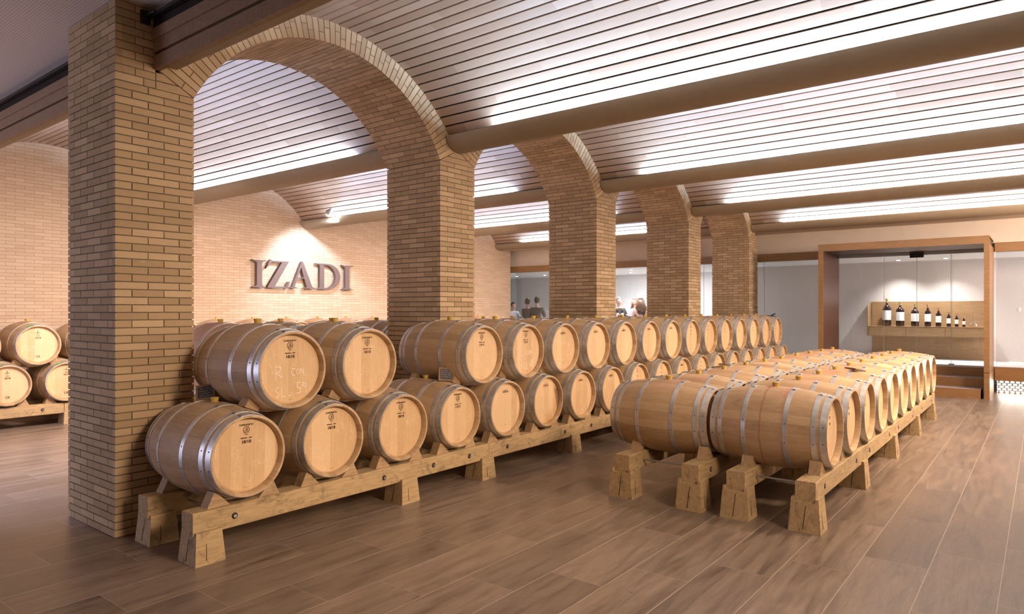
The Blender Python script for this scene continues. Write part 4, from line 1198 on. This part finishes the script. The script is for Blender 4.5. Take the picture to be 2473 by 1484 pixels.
# ------------------------------------------------------------------ fire extinguisher on a post
t = thing('fire_extinguisher', (-4.92, 15.95, 0), 'red fire extinguisher with black hose past the far end of the long stack', 'fire extinguisher')
m = MB(); m.lathe([(0, 0.001), (0, 0.14), (0.02, 0.14), (0.025, 0.02), (1.0, 0.02)], 'z', 20, cap1=True); m.obj('stand', M_STEEL, t, smooth=40)
m = MB(); m.lathe([(1.0, 0.001), (1.0, 0.07), (1.46, 0.075), (1.52, 0.05), (1.54, 0.02), (1.54, 0.001)], 'z', 24); m.obj('cylinder', M_REDP, t, smooth=40)
m = MB(); m.tube([(0, 0, 1.54), (0, 0, 1.57), (0.06, 0.0, 1.60), (0.1, 0, 1.62)], 0.012); m.tube([(0, 0, 1.565), (0.05, 0, 1.57), (0.11, 0, 1.54)], 0.008); m.obj('valve_lever', M_BLACK, t)
m = MB(); m.tube([(0, 0, 1.56), (-0.07, 0, 1.57), (-0.11, 0, 1.5), (-0.1, 0.0, 1.3)], 0.012); m.obj('hose', M_BLACK, t)

# ================================================================== PEOPLE
def skin_obj(name, verts, edges, radii, mat, parent, sub=1, extra=None):
    me = bpy.data.meshes.new(name); me.from_pydata(verts, edges, [])
    o = bpy.data.objects.new(name, me); C.objects.link(o)
    bpy.context.view_layer.objects.active = o
    md = o.modifiers.new('s', 'SKIN'); md.use_smooth_shade = True
    for i, r in enumerate(radii):
        me.skin_vertices[0].data[i].radius = r if isinstance(r, tuple) else (r, r)
    me.skin_vertices[0].data[0].use_root = True
    sb = o.modifiers.new('u', 'SUBSURF'); sb.levels = sub; sb.render_levels = sub
    dg = bpy.context.evaluated_depsgraph_get()
    nm = bpy.data.meshes.new_from_object(o.evaluated_get(dg))
    bpy.data.objects.remove(o)
    if extra:
        bm = bmesh.new(); bm.from_mesh(nm)
        for (c, s_) in extra:
            bmesh.ops.create_uvsphere(bm, u_segments=16, v_segments=12, radius=1.0, matrix=Matrix.Translation(c) @ Matrix.Diagonal((*s_, 1)))
        bm.to_mesh(nm); bm.free()
    nm.materials.clear(); nm.materials.append(mat)
    nm.polygons.foreach_set('use_smooth', [True] * len(nm.polygons))
    nm.name = name
    return link(nm, name, parent)
def person(x, y, z, yaw, label, hair, shirt, trousers, seated=True, long_hair=False, arm=0.5, skin=M_SKIN, tall=1.0):
    # local frame: facing -Y, hips at origin height
    t = thing('person', (x, y, z), label, 'person', rot=(0, 0, yaw)); t.scale = (tall,) * 3
    hz = 0.74 if seated else 0.92
    V = []; E = []; Rr = []
    def add(p, r, par=None):
        V.append(p); Rr.append(r)
        if par is not None: E.append((par, len(V) - 1))
        return len(V) - 1
    pel = add((0, 0, hz), (0.15, 0.11)); wa = add((0, 0.0, hz + 0.16), (0.125, 0.095), pel); ch = add((0, -0.01, hz + 0.38), (0.155, 0.105), wa)
    nk = add((0, 0.0, hz + 0.50), 0.058, ch); nk2 = add((0, -0.015, hz + 0.575), 0.052, nk); hd = add((0, -0.03, hz + 0.66), 0.068, nk2)
    limbs = {}
    for s_ in (-1, 1):
        sh = add((s_ * .175, 0, hz + 0.44), 0.06, ch)
        el = add((s_ * .235, -0.06 - 0.1 * arm, hz + 0.19), 0.043, sh)
        wr = add((s_ * .15, -0.30, hz + 0.22 + 0.1 * arm), 0.028, el)
        pm_ = add((s_ * .135, -0.37, hz + 0.235 + 0.1 * arm), (0.038, 0.018), wr)
        for q in range(4):
            f1 = add((s_ * (.165 - q * .02), -0.42, hz + 0.235 + .1 * arm), 0.0095, pm_)
            f2 = add((s_ * (.165 - q * .02), -0.45 + abs(q - 1.2) * .006, hz + 0.215 + .1 * arm), 0.0085, f1)
        th = add((s_ * .09, -0.36, hz + 0.245 + .1 * arm), 0.011, wr); add((s_ * .085, -0.40, hz + 0.24 + .1 * arm), 0.009, th)
        if seated:
            hp = add((s_ * .09, -0.02, hz - 0.02), 0.09, pel); kn = add((s_ * .12, -0.42, hz - 0.02), 0.062, hp); an = add((s_ * .12, -0.38, hz - 0.42), 0.04, kn); ft = add((s_ * .12, -0.50, hz - 0.47), 0.035, an)
        else:
            hp = add((s_ * .09, 0, hz - 0.06), 0.092, pel); kn = add((s_ * .1, -0.02, 0.48), 0.062, hp); an = add((s_ * .1, 0.02, 0.09), 0.042, kn); ft = add((s_ * .11, -0.12, 0.04), 0.036, an)
        limbs[s_] = (sh, el, wr, hp, kn, an)
    hc = Vector((0, -0.03, hz + 0.70))
    ex = [(hc, (0.077, 0.098, 0.118)), (hc + Vector((0, -0.10, -0.015)), (0.014, 0.022, 0.022)), (hc + Vector((0, -0.085, -0.055)), (0.024, 0.012, 0.008)),
          (hc + Vector((-0.03, -0.09, 0.012)), (0.012, 0.008, 0.008)), (hc + Vector((0.03, -0.09, 0.012)), (0.012, 0.008, 0.008)),
          (hc + Vector((-0.078, 0.005, -0.01)), (0.012, 0.02, 0.03)), (hc + Vector((0.078, 0.005, -0.01)), (0.012, 0.02, 0.03))]
    skin_obj('body', V, E, Rr, skin, t, 1, ex)
    # clothing
    Vc = [V[pel], V[wa], V[ch], (0, 0, hz + 0.475)]; Rc = [(0.168, 0.128), (0.142, 0.112), (0.172, 0.122), 0.085]; Ec = [(0, 1), (1, 2), (2, 3)]
    for s_ in (-1, 1):
        sh, el, wr, hp, kn, an = limbs[s_]; n = len(Vc)
        Vc += [V[sh], V[el], V[wr]]; Rc += [0.072, 0.056, 0.042]; Ec += [(2, n), (n, n + 1), (n + 1, n + 2)]
    skin_obj('shirt', Vc, Ec, Rc, shirt, t)
    Vc = [(0, 0, hz - 0.02)]; Rc = [(0.165, 0.125)]; Ec = []
    for s_ in (-1, 1):
        sh, el, wr, hp, kn, an = limbs[s_]; n = len(Vc)
        Vc += [V[hp], V[kn], V[an]]; Rc += [0.1, 0.075, 0.058]; Ec += [(0, n), (n, n + 1), (n + 1, n + 2)]
    skin_obj('trousers', Vc, Ec, Rc, trousers, t)
    # hair
    bm = bmesh.new()
    bmesh.ops.create_uvsphere(bm, u_segments=20, v_segments=14, radius=1.0, matrix=Matrix.Translation(hc + Vector((0, 0.018, 0.022))) @ Matrix.Diagonal((0.088, 0.105, 0.122, 1)))
    bmesh.ops.delete(bm, geom=[v for v in bm.verts if v.co.y < hc.y - 0.06 and v.co.z < hc.z + 0.055 or v.co.z < hc.z - 0.075], context='VERTS')
    if long_hair:
        for k in range(26):
            a = R(-15 + 210 * k / 25)
            bx, by = 0.084 * math.cos(a), 0.02 + 0.1 * math.sin(a)
            pts = [Vector((hc.x + bx * .9, hc.y + by * .9, hc.z + 0.05)), Vector((hc.x + bx * 1.1, hc.y + by * 1.15, hc.z - 0.08)), Vector((hc.x + bx * 1.65, hc.y + by * 1.35 + .02, hc.z - 0.2)), Vector((hc.x + bx * 1.45, hc.y + by * 1.2 + 0.03, hc.z - 0.36 - random.uniform(0, .05)))]
            mm = MB(); mm.tube(pts, [0.028, 0.034, 0.034, 0.012], 6)
            mt_ = mm.mesh('tmp', hair); bm.from_mesh(mt_); bpy.data.meshes.remove(mt_)
    me = bpy.data.meshes.new('hair'); bm.to_mesh(me); bm.free(); me.materials.append(hair)
    me.polygons.foreach_set('use_smooth', [True] * len(me.polygons))
    o = link(me, 'hair', t)
    sd = o.modifiers.new('t', 'SOLIDIFY'); sd.thickness = 0.008
    return t
H_GREY = plain('grey_hair', (0.16, 0.15, 0.15), 0.7); H_BROWN = plain('brown_hair', (0.115, 0.05, 0.022), 0.45, 0, .3, 60); H_RED = plain('reddish_hair', (0.26, 0.10, 0.07), 0.5); H_DARK = plain('dark_hair', (0.03, 0.022, 0.018), 0.6)
S_DARK = plain('charcoal_cloth', (0.03, 0.03, 0.04), 0.9); S_LILAC = plain('pale_lilac_cloth', (0.62, 0.5, 0.58), 0.9); S_PINK = plain('dusty_pink_cloth', (0.6, 0.36, 0.32), 0.9); S_BROWNG = plain('grey_brown_cloth', (0.10, 0.085, 0.075), 0.9); S_JEAN = plain('dark_denim', (0.03, 0.04, 0.07), 0.9); S_WHITE = plain('white_shirt_cloth', (0.7, 0.68, 0.7), 0.9)
def stool(x, y, label):
    t = thing('bar_stool', (x, y, FZ), label, 'stool', 'stools of the tasting room')
    m = MB(); m.lathe([(0.60, 0.001), (0.60, 0.17), (0.635, 0.17), (0.64, 0.16), (0.64, 0.001)], 'z', 24); m.obj('seat', M_BLACK, t, smooth=40)
    m = MB(); m.lathe([(0.0, 0.19), (0.015, 0.19), (0.03, 0.03), (0.60, 0.025)], 'z', 24, cap0=True, cap1=True); m.obj('pedestal', M_STEEL, t, smooth=40)
PP = [(-10.28, 18.5, R(50), 'grey-haired person in a dark jacket facing the tasting table bottles', H_GREY, S_DARK, S_JEAN, False, M_SKIN, 1.0),
      (-9.42, 18.30, R(215), 'person with long straight brown hair seen from behind at the tasting table', H_BROWN, S_PINK, S_JEAN, True, M_SKIN, 0.99),
      (-10.05, 19.15, R(-10), 'person with reddish hair and pale lilac top, half hidden by the brown-haired one', H_RED, S_LILAC, S_JEAN, True, M_SKIN, 0.99),
      (-14.22, 18.3, R(60), 'reflected figure in a white shirt, leftmost behind the corner glass pane', H_DARK, S_WHITE, S_JEAN, False, M_SKIN, 0.92),  # this and the next two figures are built in place of reflections
      (-13.66, 18.35, R(180), 'reflected figure in grey-brown seen from behind, middle of three behind the corner glass pane', H_DARK, S_BROWNG, S_JEAN, False, M_SKIN, 1.0),
      (-13.30, 18.4, R(200), 'reflected figure in a cap-like hairstyle and grey-brown coat, rightmost behind the corner glass pane', H_DARK, S_BROWNG, S_JEAN, False, M_SKIN, 1.03)]
for i, (x, y, a, lab, hr, sh, tr, lh, sk, tl) in enumerate(PP):
    person(x, y, FZ, a, lab, hr, sh, tr, True, lh, 0.5, sk, tl)
    stool(x, y, ['black round bar stool under the grey-haired person', 'black round bar stool under the brown-haired person', 'black round bar stool under the reddish-haired person', 'black round bar stool under the leftmost reflected figure behind the corner pane', 'black round bar stool under the middle reflected figure behind the corner pane', 'black round bar stool under the rightmost reflected figure behind the corner pane'][i])
t = thing('tasting_table', (-9.85, 17.85, FZ), 'high white tasting table in front of the people behind the glass', 'table')
m = MB(); m.box(-0.75, 0.75, -0.3, 0.22, 0.86, 0.90); m.obj('table_top', M_WHITEW, t)
for sx in (-1, 1):
    m = MB(); m.box(sx * .7 - .03, sx * .7 + .03, -0.26, 0.18, 0, 0.86); m.obj('leg', M_WHITEW, t)
bottle(-9.95, 17.85, FZ + 0.90, 0.33, 0.085, 'left of the two wine bottles on the tasting table', M_CAPR, 'bottles on the tasting table')
bottle(-9.78, 17.83, FZ + 0.90, 0.33, 0.085, 'right of the two wine bottles on the tasting table', M_CAPG, 'bottles on the tasting table')
bpy.context.view_layer.update()
